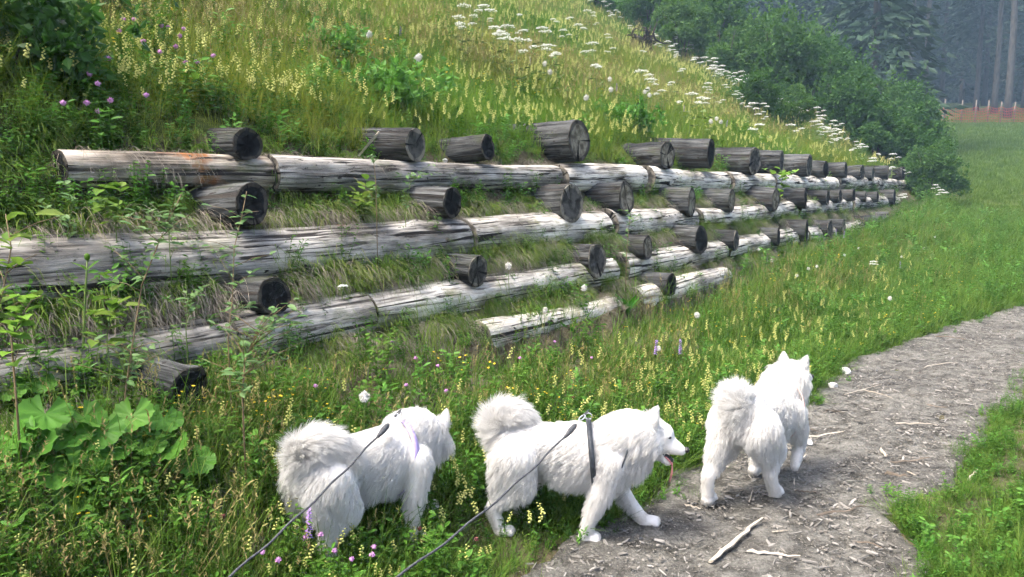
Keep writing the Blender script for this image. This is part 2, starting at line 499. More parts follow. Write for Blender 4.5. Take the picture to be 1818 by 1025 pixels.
M['stick_dark'] = plain_mat("dark_stick", G(.07, .055, .04), G(.17, .14, .11), 40, .85, .5, (.08, 1, 1))
M['chip'] = leaf_mat("wood_chips", [G(.04, .037, .033), G(.11, .105, .094), G(.21, .20, .182), G(.38, .365, .335)], 0.0, rough=.9)
M['stone'] = plain_mat("pale_stone", G(.40, .40, .39), G(.66, .65, .62), 12, .9, .5)
M['pebble'] = leaf_mat("pebbles", [G(.07, .065, .055), G(.14, .13, .115), G(.30, .285, .26)], 0.0, rough=.9)
M['soil'] = ground_mat()
M['path'] = path_mat()

# ------------------------------------------------------------------ ground, path
def grid_axis(segs):
    out = [segs[0][0]]
    for a, b, st in segs:
        n = max(1, int(round((b - a) / st)))
        out += list(np.linspace(a, b, n + 1)[1:])
    return np.array(out)

T_AX = grid_axis([(-14, -2, 1.0), (-2, 14, .1), (14, 32, .3), (32, 90, 2), (90, 180, 10)])
S_AX = grid_axis([(-70, -20, 2), (-20, -6, .4), (-6, -.6, .12), (-.6, .6, .03), (.6, 5, .08), (5, 14, .5), (14, 60, 3), (60, 90, 10)])
TT, SS = np.meshgrid(T_AX, S_AX, indexing='ij')
GX, GY = from_ts(TT, SS)
GZ = zfun(GX, GY)
V = np.stack([GX, GY, GZ], -1).reshape(-1, 3)
nt_, ns_ = len(T_AX), len(S_AX)
idx = np.arange(nt_ * ns_).reshape(nt_, ns_)
F = np.stack([idx[:-1, :-1], idx[:-1, 1:], idx[1:, 1:], idx[1:, :-1]], -1).reshape(-1, 4)[:, ::-1]
me = bpy.data.meshes.new("ground")
me.from_pydata(V.tolist(), [], F.tolist())
me.polygons.foreach_set("use_smooth", [True] * len(F))
me.materials.append(M['soil'])
soil = me.attributes.new("soil", 'FLOAT', 'POINT')
sv = np.where((SS > -.55) & (SS < 1.0) & (TT < 27), .9, np.where((SS >= 1.0) & (SS < 5) & (TT < 10), np.where(SS < 1.7, .5, np.where(SS < 3.0, .9, .8)), 0.0)) + 0.0 * SS
soil.data.foreach_set("value", sv.reshape(-1).astype(np.float32))
ground = bpy.data.objects.new("ground", me)
C.objects.link(ground)
tag(ground, "steep flowery hillside and flat ground with turf and bare soil", "ground", kind="structure")

def chain(px):
    return [hit(u, v)[:2] for u, v in px]
LEFT_PX = [(960, 1000), (1060, 925), (1230, 835), (1400, 735), (1490, 655), (1620, 600), (1818, 541)]
RIGHT_PX = [(1690, 1024), (1580, 940), (1672, 866), (1745, 800), (1790, 742), (1840, 680)]
LP, RP = chain(LEFT_PX), chain(RIGHT_PX)
dd = D * 1.0
LP = [LP[0] - dd * 4, LP[0] - dd * 1.2] + LP
RP = [RP[0] - dd * 4 + N * .2, RP[0] - dd * 1.2] + RP
def ext(P, k):
    a = P[-1] - P[-2]; a = a / np.linalg.norm(a)
    for ang, L in ((6, 4), (14, 6), (22, 9)):
        c, s = math.cos(math.radians(-ang)), math.sin(math.radians(-ang))
        P.append(P[-1] + L * np.array([c * a[0] - s * a[1], s * a[0] + c * a[1]]))
    return P
RP = ext(RP, 0)
tail = LP[-1] + (RP[-4] - LP[-1]) * 0
LP = ext(LP, 0)
def resample(P, n):
    P = np.array(P)
    d = np.concatenate([[0], np.cumsum(np.linalg.norm(np.diff(P, axis=0), axis=1))])
    q = np.linspace(0, 1, n) ** 1.25 * d[-1]
    out = np.stack([np.interp(q, d, P[:, k]) for k in range(2)], -1)
    for _ in range(6):
        out[1:-1] = .25 * out[:-2] + .5 * out[1:-1] + .25 * out[2:]
    return out
NP_, NC_ = 420, 46
LQ, RQ = resample(LP, NP_), resample(RP, NP_)
for Q_, ph_ in ((LQ, 0.0), (RQ, 2.0)):                    # ragged edges
    a_ = np.arange(NP_)
    Q_ += (N * 1.0)[None, :] * (.035 * np.sin(a_ * .16 + ph_) + .03 * np.sin(a_ * .37 + 2 * ph_) + .02 * np.sin(a_ * .83 + ph_) + rng.normal(0, .012, NP_))[:, None]
w = np.linspace(-.04, 1.04, NC_)
PX = LQ[:, None, :] * (1 - w)[None, :, None] + RQ[:, None, :] * w[None, :, None]
edge = np.minimum(w, 1 - w)[None, :]
rel = rng.normal(0, .005, (NP_, NC_))
rel = (rel + np.roll(rel, 1, 0) + np.roll(rel, 1, 1) + np.roll(rel, -1, 1)) / 2
rut = -.02 * np.exp(-((w - .3) / .12) ** 2) - .02 * np.exp(-((w - .75) / .12) ** 2)
PZ_ = zfun(PX[..., 0], PX[..., 1]) + .03 + rut[None, :] + rel + np.where(edge < .03, -.06, 0.0)
V = np.concatenate([PX, PZ_[..., None]], -1).reshape(-1, 3)
idx = np.arange(NP_ * NC_).reshape(NP_, NC_)
F = np.stack([idx[:-1, :-1], idx[:-1, 1:], idx[1:, 1:], idx[1:, :-1]], -1).reshape(-1, 4)
me = bpy.data.meshes.new("path")
me.from_pydata(V.tolist(), [], F.tolist())
me.polygons.foreach_set("use_smooth", [True] * len(F))
me.materials.append(M['path'])
path = bpy.data.objects.new("path", me)
C.objects.link(path)
tag(path, "grey trodden dirt path littered with bark and sticks", "path", kind="structure")

from mathutils.geometry import intersect_point_line
_poly = np.concatenate([LQ, RQ[::-1]])
def in_path(x, y, grow=0.0):
    x = np.asarray(x, float); y = np.asarray(y, float)
    inside = np.zeros(x.shape, bool)
    P = _poly[::6]
    j = len(P) - 1
    for i in range(len(P)):
        xi, yi, xj, yj = P[i][0], P[i][1], P[j][0], P[j][1]
        cond = ((yi > y) != (yj > y)) & (x < (xj - xi) * (y - yi) / (yj - yi + 1e-12) + xi)
        inside ^= cond
        j = i
    return inside
def path_z(x, y):
    return zfun(x, y) + .022

# ------------------------------------------------------------------ log crib wall
wall = empty("log_retaining_wall", (*from_ts(6, .3), .4))
bpy.context.view_layer.update()
WINV = Matrix.Translation(Vector(wall.location)).inverted()
tag(wall, "stepped retaining wall of weathered round logs below the flowery hillside", "wall", kind="thing")

def log_mesh(name, L, r, mat, seg=20, step=.12, knots=3, taper=.06, seed=0):
    """round log along local X from 0 to L, slightly uneven, open at the cut end (the cut is its own piece)"""
    rg = np.random.default_rng(seed)
    n = max(3, int(L / step))
    xs = np.linspace(0, L, n + 1)
    th = np.arange(seg) * 2 * math.pi / seg
    ph = rg.uniform(0, 6.28, 8)
    R = np.zeros((n + 1, seg))
    for i, x in enumerate(xs):
        rr = r * (1 - taper * (x / L - .5)) * (1 + .030 * np.sin(2 * th + ph[0] + .9 * x) + .022 * np.sin(3 * th + ph[1] - .9 * x)
             + .04 * math.sin(2.3 * x + ph[2]) + .012 * np.sin(7 * th + ph[3]))
        R[i] = rr
    R += rg.normal(0, r * .010, R.shape)
    for _ in range(int(rg.integers(2, 5))):              # deep drying checks
        k = int(rg.integers(0, seg)); a, b = sorted(rg.uniform(0, L, 2))
        R[(xs > a) & (xs < b), k] *= .86
    for _ in range(knots):
        kx, kt = rg.uniform(0, L), rg.uniform(0, 6.28)
        dth = np.angle(np.exp(1j * (th - kt)))
        R += r * .15 * np.exp(-((xs[:, None] - kx) / .035) ** 2 - (dth[None, :] / .22) ** 2)
    bow = .012 * L * np.sin(math.pi * xs / L + ph[4] * .1) * rg.uniform(-.5, .5)
    V = np.stack([np.repeat(xs[:, None], seg, 1), R * np.cos(th), R * np.sin(th) + bow[:, None]], -1).reshape(-1, 3)
    F = [(i * seg + k, (i + 1) * seg + k, (i + 1) * seg + (k + 1) % seg, i * seg + (k + 1) % seg) for i in range(n) for k in range(seg)]
    mb = MB(); mb.add(V, [f[::-1] for f in F])
    return mb, V.reshape(n + 1, seg, 3)

def end_cap(ring, outward, dish=.006, rg=None):
    c = ring.mean(0)
    V = [c - outward * dish]; F = []
    seg = len(ring)
    for f in (.5, .97):
        for k in range(seg):
            V.append(c + (ring[k] - c) * f + outward * ((-dish * .4 if f < .9 else .004) + (rg.normal(0, .0025) if rg else 0)))
    V += [p.copy() - outward * .004 for p in ring]
    for k in range(seg):
        k2 = (k + 1) % seg
        F.append((0, 1 + k, 1 + k2))
        F.append((1 + k, 1 + seg + k, 1 + seg + k2, 1 + k2))
        F.append((1 + seg + k, 1 + 2 * seg + k, 1 + 2 * seg + k2, 1 + seg + k2))
    return V, F

def place_log(name, p0, p1, r, mat, cut0=None, cut1=None, seed=0, seg=20, step=.12, taper=.06):
    p0, p1 = np.array(p0), np.array(p1)
    L = float(np.linalg.norm(p1 - p0))
    mb, ring = log_mesh(name, L, r, mat, seg, step, knots=max(1, int(L * 2.2)), seed=seed, taper=taper)
    o = mb.build(name, mat, wall)
    x = (p1 - p0) / L
    a, b, _ = frame_of(x)
    rot = Matrix(((x[0], a[0], b[0]), (x[1], a[1], b[1]), (x[2], a[2], b[2]))).to_4x4()
    o.matrix_local = WINV @ Matrix.Translation(Vector(p0)) @ rot
    rg = np.random.default_rng(seed + 5)
    for ringpts, outw, cm in ((ring[0], np.array([-1.0, 0, 0]), cut0), (ring[-1], np.array([1.0, 0, 0]), cut1)):
        if cm:
            V, F = end_cap(ringpts, outw, rg=rg)
            if outw[0] > 0: F = [f[::-1] for f in F]
            m2 = MB(); m2.add(V, F)
            cf = m2.build("cut_face", cm, o, smooth=False)
            sg_ = len(ringpts)
            cf.data.attributes.new("radial", 'FLOAT', 'POINT').data.foreach_set("value", [0.0] + [.5] * sg_ + [.97] * sg_ + [1.0] * sg_)
    return o

ROWS = [
    [(105, 470, .088, 'log_rot'), (474, 982, .108, 'log_grey'), (990, 1128, .135, 'log'), (1140, 1280, .14, 'log'), (1287, 1362, .135, 'log'), (1364, 1478, .135, 'log'), (1480, 1548, .14, 'log'), (1550, 1606, .14, 'log')],
    [(-260, 808, .165, 'log_grey'), (815, 1066, .155, 'log'), (1072, 1222, .145, 'log'), (1228, 1405, .135, 'log'), (1408, 1500, .135, 'log'), (1503, 1590, .14, 'log')],
    [(-260, 395, .125, 'log_grey'), (402, 640, .13, 'log_grey'), (646, 1076, .125, 'log'), (1096, 1272, .135, 'log'), (1278, 1420, .13, 'log'), (1425, 1570, .13, 'log')],
    [(845, 1086, .11, 'log'), (1120, 1284, .12, 'log')],
]
k = 0
for r_i, row in enumerate(ROWS):
    for (ua, ub, rad, mt) in row:
        s, z = ROW_S[r_i], ROW_Z[r_i]
        ta, tb = t_at_u(ua, s, z), t_at_u(ub, s, z)
        j = (random.random() - .5) * .03
        za, zb = z + (random.random() - .5) * .05, z + (random.random() - .5) * .05
        pa, pb = (*from_ts(ta, s + j), za), (*from_ts(tb, s - j), zb)
        place_log("wall_log", pa, pb, rad * 1.07, M[mt], M['cut_dark'] if ua == 105 else M['cut_grey'], M['cut_grey'], seed=100 + k, seg=22, step=.1, taper=-.2 if ua == 105 else .06)
        k += 1

HEAD = [
    [(440, 257, 60, 'd'), (738, 258, 60, 'g'), (866, 262, 50, 'd'), (1028, 250, 80, 'p'), (1185, 276, 50, 'p'), (1262, 273, 53, 'd'), (1340, 286, 53, 'g'),
     (1388, 287, 42, 'g'), (1437, 294, 42, 'g'), (1466, 301, 31, 'd'), (1502, 302, 30, 'd'), (1531, 306, 28, 'g'), (1550, 309, 24, 'g'), (1577, 307, 26, 'p'), (1604, 308, 23, 'd'), (1622, 305, 22, 'g')],
    [(448, 362, 80, 'd'), (803, 360, 56, 'd'), (1015, 362, 70, 'g'), (1112, 352, 62, 'p'), (1228, 360, 52, 'p'), (1299, 356, 43, 'p'), (1377, 355, 41, 'p'),
     (1430, 352, 36, 'd'), (1470, 351, 27, 'g'), (1492, 349, 24, 'g'), (1516, 347, 24, 'd'), (1537, 350, 20, 'g'), (1558, 350, 20, 'd'), (1588, 350, 26, 'd')],
    [(487, 526, 70, 'd'), (848, 482, 58, 'g'), (1060, 464, 62, 'g'), (1150, 440, 46, 'p'), (1245, 426, 54, 'd'), (1307, 427, 38, 'g'), (1382, 421, 34, 'd'), (1432, 410, 42, 'd'),
     (1474, 406, 30, 'g'), (1498, 403, 28, 'p'), (1546, 396, 24, 'g'), (1563, 394, 25, 'p'), (1579, 388, 24, 'g')],
    [(335, 695, 92, 'd'), (1192, 506, 42, 'd')],
]
CUT = {'d': 'cut_dark', 'g': 'cut_grey', 'p': 'cut_pale'}
HEADERS = []
for r_i, row in enumerate(HEAD):
    for (u, v, hp, tone) in row:
        s = ROW_S[r_i] + float(np.interp(u, [400, 1000, 1250, 1600], [.13, .13, .19, .24])) - (.02 if r_i == 0 else 0)
        z0 = ROW_Z[r_i] + .2
        for _ in range(3):
            t = t_at_u(u, s, z0)
            x, y = from_ts(t, s)
            z0 = at_depth(u, v, y)[2]
        rad = min(hp * y / FPX / 2, .20)
        yaw = random.uniform(-.14, .14)
        ax = np.array([N[0] * math.cos(yaw) - N[1] * math.sin(yaw), N[0] * math.sin(yaw) + N[1] * math.cos(yaw), random.uniform(-.05, .07)])
        p1 = np.array([x, y, z0]); p0 = p1 - ax * random.uniform(.75, .95)
        place_log("header_log", p0, p1, rad, M['header'], None, M[CUT[tone]], seed=300 + k, seg=20, step=.07)
        HEADERS.append((t, s, z0, rad, r_i))
        k += 1

# ------------------------------------------------------------------ spruces, bushes, fence far behind
def leafquad(rg, c, dirv, L, W, fold=.25):
    """a small pointed leaf, two triangles folded along its midrib"""
    x, y, d = frame_of(dirv)
    a = rg.uniform(0, 6.28)
    side = math.cos(a) * x + math.sin(a) * y
    up = np.cross(d, side)
    tip = c + d * L
    m = c + d * L * .45
    return [c, m + side * W / 2 + up * W * fold, tip, m - side * W / 2 + up * W * fold], [(0, 1, 2), (0, 2, 3)]

def spruce_crown(seed, H, z0, R, per=13, dead=0):
    rg = np.random.default_rng(seed)
    mb = MB()
    z = z0
    while z < H - .3:
        f = (H - z) / (H - z0)
        nb = 7
        for b in range(nb):
            a = rg.uniform(0, 6.28)
            L = R * (f ** .75) * rg.uniform(.65, 1.1) + .25
            sp = np.array([math.cos(a), math.sin(a), 0])
            base = np.array([0, 0, z + rg.uniform(-.2, .2)])
            nl = int(per * (.5 + .7 * f))
            for q in range(nl):
                k = rg.uniform(.12, 1)
                c = base + sp * L * k + np.array([0, 0, .12 * L * k - .55 * L * k * k]) + rg.normal(0, .05, 3)
                dv = sp * rg.uniform(.4, 1) + np.array([-sp[1], sp[0], 0]) * rg.uniform(-.9, .9) + np.array([0, 0, rg.uniform(-.75, .05)])
                V, F = leafquad(rg, c, dv, rg.uniform(.45, .85) * (.6 + .5 * f), rg.uniform(.16, .30), .1)
                mb.add(V, F)
        z += rg.uniform(.34, .5)
    return mb.mesh("crown", [M['needle']], smooth=False)

def spruce_trunk(seed, H, r, z0=0):
    rg = np.random.default_rng(seed)
    mb = MB()
    zs = np.linspace(-.6, H, 14)
    pts = [(rg.normal(0, .02) * i * .3, rg.normal(0, .02) * i * .3, z) for i, z in enumerate(zs)]
    tube(mb, pts, [r * (1.25 if i == 0 else 1 - .93 * i / 13) + .01 for i in range(14)], 9)
    for _ in range(int(z0 * 3)):                        # dead snags below the crown
        z = rg.uniform(1.2, z0 + 1); a = rg.uniform(0, 6.28); L = rg.uniform(.4, 1.3)
        e = np.array([math.cos(a) * L, math.sin(a) * L, z - rg.uniform(0, .35) * L])
        tube(mb, [(0, 0, z), e], [.022, .006], 4, cap=False)
    return mb.mesh("trunk", [M['bark']])

CROWNS = [(spruce_crown(1, 20, .6, 3.5, 18), spruce_trunk(1, 20, .22)),
          (spruce_crown(2, 26, 7.5, 3.2), spruce_trunk(2, 26, .24, 7)),
          (spruce_crown(3, 28, 13, 3.0), spruce_trunk(3, 28, .25, 12)),
          (spruce_crown(4, 14, .4, 2.6, 15), spruce_trunk(4, 14, .16)),
          (spruce_crown(5, 25, 3.5, 3.4), spruce_trunk(5, 25, .25, 3))]
def spruce(u, Y, kind, label, group, scale=1.0, s_off=0.0):
    x = (u - CX) / FPX * Y * 1.0
    z = float(zfun(x, Y))
    root = empty("spruce_tree", (x, Y, z))
    root.rotation_euler = (0, 0, random.uniform(0, 6.28))
    root.scale = (scale,) * 3
    for nm, me in (("crown", CROWNS[kind][0]), ("trunk", CROWNS[kind][1])):
        o = bpy.data.objects.new(nm, me); C.objects.link(o); o.parent = root
    tag(root, label, "tree", group)
GW = "tall spruces of the misty wood"
spruce(1535, 42, 0, "dark full spruce with branches to the ground above the bushes", None, 1.05)
spruce(1772, 62, 2, "tallest bare spruce trunk behind the orange fence, near the photo's right edge", None, 1.1)
spruce(1748, 66, 2, "slim bare spruce trunk just beside the tallest trunk behind the fence", None, .95)
spruce(1716, 70, 1, "spruce with a short bare trunk behind the near end of the orange fence", None, .9)
spruce(1625, 66, 2, "pale bare spruce trunk rising behind the end bush", None, .95)
spruce(1598, 72, 2, "thin grey spruce trunk between the dark full spruce and the end bush", None, .9)
spruce(1440, 58, 4, "hazy spruce behind the alder bushes on the hillside", None, 1.0)
FOREST = [(1330, 60, 4, 1), (1385, 66, 0, 1.1), (1480, 64, 4, 1.05), (1570, 80, 1, 1), (1655, 80, 4, 1), (1690, 86, 1, 1.05), (1730, 82, 4, 1), (1800, 76, 1, 1),
          (1840, 70, 4, 1), (1880, 80, 1, 1), (1930, 70, 0, 1.1), (1280, 62, 0, 1.1), (1230, 66, 4, 1.1), (1160, 70, 4, 1), (1100, 74, 0, 1.1), (1045, 70, 4, 1.0)]
for row_y, u0, u1, st in ((92, 1000, 1900, 34), (106, 1010, 1960, 32)):
    for u in range(u0, u1, st):
        FOREST.append((u + random.uniform(-9, 9), row_y + random.uniform(-5, 5), random.choice((0, 0, 4)), random.uniform(.9, 1.15)))
for (u, Y, kd, sc) in FOREST:
    spruce(u, Y, kd, "dark spruce deep in the misty wood beyond the field", GW, sc)

def bush_crown(seed, R, H, clumps, per, mat, lw=.06, ll=.088):
    rg = np.random.default_rng(seed)
    mb = MB()
    for c in range(clumps):
        a, k = rg.uniform(0, 6.28), math.sqrt(rg.uniform(0, 1))
        zz = rg.uniform(.06, 1) * H * (1 - .45 * k * k)
        cc = np.array([math.cos(a) * k * R * .8, math.sin(a) * k * R * .8, zz])
        rr = rg.uniform(.22, .42) * R * .8
        for _ in range(per):
            d = rg.normal(0, 1, 3); d /= np.linalg.norm(d)
            if d[2] < -.3 and rg.random() < .5: d[2] *= -1
            p = cc + d * rr * rg.uniform(.55, 1.08) * np.array([1, 1, .8])
            V, F = leafquad(rg, p, d + rg.normal(0, .6, 3) + np.array([0, 0, -.1]), ll * rg.uniform(.7, 1.2), lw * rg.uniform(.7, 1.2), .15)
            mb.add(V, F)
        for _s in range(2):                                   # shoots that stands out of the outline
            q = cc + np.array([rg.normal(0, .2), rg.normal(0, .2), rr * .75]); tl_ = rg.normal(0, .012, 2)
            for j in range(14):
                V, F = leafquad(rg, q + np.array([tl_[0] * j, tl_[1] * j, j * .032 * R]), rg.normal(0, 1, 3), ll, lw, .15)
                mb.add(V, F)
    return mb.mesh("crown", [mat], smooth=False)

def bush_stems(seed, R, H, n=7):
    rg = np.random.default_rng(seed)
    mb = MB()
    for _ in range(n):
        a = rg.uniform(0, 6.28); k = rg.uniform(.2, .7)
        tube(mb, [(0, 0, -.2), (math.cos(a) * R * k * .4, math.sin(a) * R * k * .4, H * .4), (math.cos(a) * R * k, math.sin(a) * R * k, H * .8)], [.022, .012, .005], 5)
    return mb.mesh("stem", [M['bark']])

BUSHES = [(bush_crown(s, 1.0, 1.9, 30, 270, M['bush']), bush_stems(s, 1, 1.9)) for s in (21, 22, 23)]
def slope_at(u, t):
    """point on the hillside at distance t along the wall that the photo shows in column u"""
    lo, hi = -40.0, 6.0
    for _ in range(50):
        m = (lo + hi) / 2
        x, y = from_ts(t, m)
        uu, _, _ = project((x, y, float(zfun(x, y))))
        if uu < u: lo = m
        else: hi = m
    x, y = from_ts(t, (lo + hi) / 2)
    return np.array([x, y, float(zfun(x, y))])
def bush(u, t, scale, label, group=None, kind=0, sq=1.0):
    p = slope_at(u, t)
    root = empty("alder_bush", p)
    root.rotation_euler = (0, 0, random.uniform(0, 6.28)); root.scale = (scale, scale, scale * sq)
    for nm, me in (("crown", BUSHES[kind][0]), ("stem", BUSHES[kind][1])):
        o = bpy.data.objects.new(nm, me); C.objects.link(o); o.parent = root
    tag(root, label, "bush", group)
bush(1652, 27.5, .9, "end bush of the hillside hedge, leaning out over the field", None, 0, .9)
bush(1606, 29, 1.08, "dense alder bush behind the far end of the log wall", None, 1)
bush(1636, 34, 1.1, "upper dark bush next to the end of the log wall", None, 2, 1.1)
bush(1555, 28.5, 1.08, "rounded alder bush below the dark full spruce", None, 2)
bush(1500, 28.5, 1.2, "broad dark green bush in the middle of the hillside hedge", None, 0)
bush(1402, 23.5, .62, "low light green bush amid white umbels on the slope", None, 1)
bush(1335, 22.5, .72, "bright green round bush among white umbels on the upper slope", None, 2)
bush(1440, 29.5, 1.35, "tall hazy bush at the foot of the blue spruces", None, 1)
bush(1368, 28.5, 1.4, "dark tall bush on the upper part of the hillside hedge", None, 0, 1.15)
bush(1285, 27.5, 1.15, "leafy bush beside the torn root stump", None, 2)
bush(1210, 27.5, 1.1, "fresh green bush behind the torn root stump", None, 1)
for u, t, sc in ((1150, 29, 1.3), (1060, 30, 1.3), (1265, 31, 1.6), (1330, 32, 1.5), (1470, 33, 1.5), (1415, 33, 1.5), (1595, 33, 1.3), (1535, 34, 1.4), (1105, 31, 1.4), (1200, 31, 1.5), (1000, 31, 1.4)):
    bush(u, t, sc, "dark bush at the wood's edge behind the white umbels", "dark bushes along the wood's edge", random.randrange(3))

# orange net fence at the wood's edge
fz = lambda x, y: float(zfun(x, y))
fence_net = plain_mat("orange_net", G(.34, .035, .022), G(.42, .06, .035), 60, .8)
fence_post = plain_mat("grey_post", G(.10, .085, .07), G(.18, .155, .13), 20, .9)
FY = 58.0
fx = [(u - CX) / FPX * FY for u in (1640, 1662, 1692, 1716, 1738, 1760, 1784, 1806, 1832, 1860, 1890)]
fence = empty("safety_fence", (fx[0], FY, fz(fx[0], FY)))
tag(fence, "orange net safety fence on posts at the wood's edge", "fence")
def fence_part(mb, name, mat):
    o = mb.build(name, mat)
    o.parent = fence
    o.matrix_parent_inverse = Matrix.Translation(-Vector(fence.location))
for i, x in enumerate(fx):
    mb = MB(); z = fz(x, FY)
    tube(mb, [(x, FY, z - .3), (x + .02, FY, z + 1.55 + .1 * math.sin(i * 7))], [.05, .045], 7)
    fence_part(mb, "post", fence_post)
for i in range(len(fx) - 1):
    mb = MB()
    na, nh = 8, 5
    P = lambda q, h: np.array([fx[i] + (fx[i + 1] - fx[i]) * q, FY - .06, fz(fx[i] + (fx[i + 1] - fx[i]) * q, FY) + .1 + h * (1.05 - .16 * math.sin(math.pi * q))])
    for h in range(nh + 1):
        tube(mb, [P(q / 6, h / nh) for q in range(7)], [.011] * 7, 4, cap=False)
    for a in range(na + 1):
        tube(mb, [P(a / na, 0), P(a / na, 1)], [.010] * 2, 4, cap=False)
    fence_part(mb, "net_panel", fence_net)

# torn root stump high on the slope
def make_stump():
    p = slope_at(1142, 24.6)
    root = empty("root_stump", p)
    tag(root, "dark torn root stump sticking out of the upper slope", "stump")
    rg = np.random.default_rng(8)
    mat = plain_mat("dead_root_wood", G(.012, .010, .008), G(.05, .04, .033), 14, .95, .8)
    mb = MB()
    for _ in range(5):                                        # torn, splintered block
        q = np.array([rg.normal(0, .16), rg.normal(0, .1), -.1])
        tube(mb, [q, q + np.array([rg.normal(0, .05), 0, .35]), q + np.array([rg.normal(0, .12), rg.normal(0, .1), rg.uniform(.5, .75)])], [.2, .15, .03], 7, wob=.7)
    mb.build("stump_block", mat, root, smooth=False)
    for i in range(34):
        a = rg.uniform(0, 6.28); L = rg.uniform(.3, .75)
        d = np.array([math.cos(a) * .8, math.sin(a) * .8, rg.uniform(-.2, 1.2)]); q = np.array([math.cos(a) * .15, math.sin(a) * .15, rg.uniform(.15, .5)])
        pts = [q]
        for j in range(5):
            q = q + d / np.linalg.norm(d) * L / 5; d = d + rg.normal(0, .55, 3); pts.append(q)
        m2 = MB(); tube(m2, pts, [.06, .045, .035, .026, .016, .006], 5, wob=.5)
        m2.build("root", mat, root, smooth=False)
make_stump()

# ------------------------------------------------------------------ three white long-haired dogs
def fur_mat():
    m, nt, out = new_mat("white_fur")
    oi = nd(nt, "ShaderNodeAttribute", attribute_name="tint")
    rp = ramp(nt, [(0, G(.40, .35, .28)), (.3, G(.60, .57, .52)), (.7, G(.71, .70, .675)), (1, G(.78, .78, .77))])
    nt.links.new(oi.outputs["Fac"], rp.inputs[0])
    d = nd(nt, "ShaderNodeBsdfDiffuse"); t = nd(nt, "ShaderNodeBsdfTranslucent")
    nt.links.new(rp.outputs[0], d.inputs[0]); nt.links.new(rp.outputs[0], t.inputs[0])
    mx = nd(nt, "ShaderNodeMixShader", i_0=.45)
    nt.links.new(d.outputs[0], mx.inputs[1]); nt.links.new(t.outputs[0], mx.inputs[2])
    nt.links.new(mx.outputs[0], out.inputs[0])
    return m
M['fur'] = fur_mat()
M['skin'] = plain_mat("dog_undercoat", G(.66, .63, .59), G(.75, .73, .70), 30, .9)
M['black'] = plain_mat("black_skin", G(.012, .011, .011), G(.03, .028, .028), 60, .35, spec=.5)
M['tongue'] = plain_mat("pink_tongue", G(.42, .13, .14), G(.55, .22, .22), 40, .4, spec=.5)
M['pad'] = plain_mat("paw_pad", G(.05, .035, .03), G(.12, .09, .075), 60, .8)
M['strap'] = plain_mat("grey_strap", G(.022, .026, .032), G(.055, .062, .072), 90, .7)
M['lilac'] = plain_mat("lilac_strap", G(.36, .28, .52), G(.44, .36, .6), 90, .7)
M['rose'] = plain_mat("pale_rose_strap", G(.55, .36, .33), G(.62, .45, .42), 90, .7)
M['cord'] = plain_mat("leash_cord", G(.02, .021, .024), G(.10, .104, .11), 160, .7)
M['metal'] = plain_mat("clip_metal", G(.25, .27, .3), G(.45, .48, .52), 60, .35, spec=.6)

def head_segs(pos, yaw, pitch, jaw=0.0, S=1.0):
    """skull, muzzle, cheeks, ears; each: a, b, ra, rb, flow, fur length"""
    cy, sy, cp, sp = math.cos(yaw), math.sin(yaw), math.cos(pitch), math.sin(pitch)
    R = np.array([[cy * cp, -sy, cy * sp], [sy * cp, cy, sy * sp], [-sp, 0, cp]])
    pos = np.array(pos)
    T = lambda x, y, z: pos + R @ (np.array([x, y, z]) * S)
    back = R @ np.array([-1, 0, .05]); dn = R @ np.array([-.6, 0, -.8])
    segs = [(T(-.02, 0, 0), T(.05, 0, .012), .082, .060, back, .028),
            (T(.055, 0, -.014), T(.128, 0, -.032), .054, .035, back, .008),
            (T(.128, 0, -.030), T(.155, 0, -.036), .034, .026, back, .006),
            (T(-.005, .052, -.045), T(.03, .04, -.05), .052, .040, dn, .050),
            (T(-.005, -.052, -.045), T(.03, -.04, -.05), .052, .040, dn, .050)]
    ja = jaw
    jp = lambda d: T(.045 + d * math.cos(ja), 0, -.062 - d * math.sin(ja))
    segs.append((jp(0), jp(.085), .030, .018, back, .010))
    for s in (-1, 1):
        segs.append((T(-.012, s * .058, .046), T(-.004, s * .070, .088), .031, .021, R @ np.array([0, s * .2, 1]), .014))
        segs.append((T(-.004, s * .070, .088), T(.002, s * .075, .116), .021, .008, R @ np.array([0, s * .2, 1]), .009))
    return segs, T, R

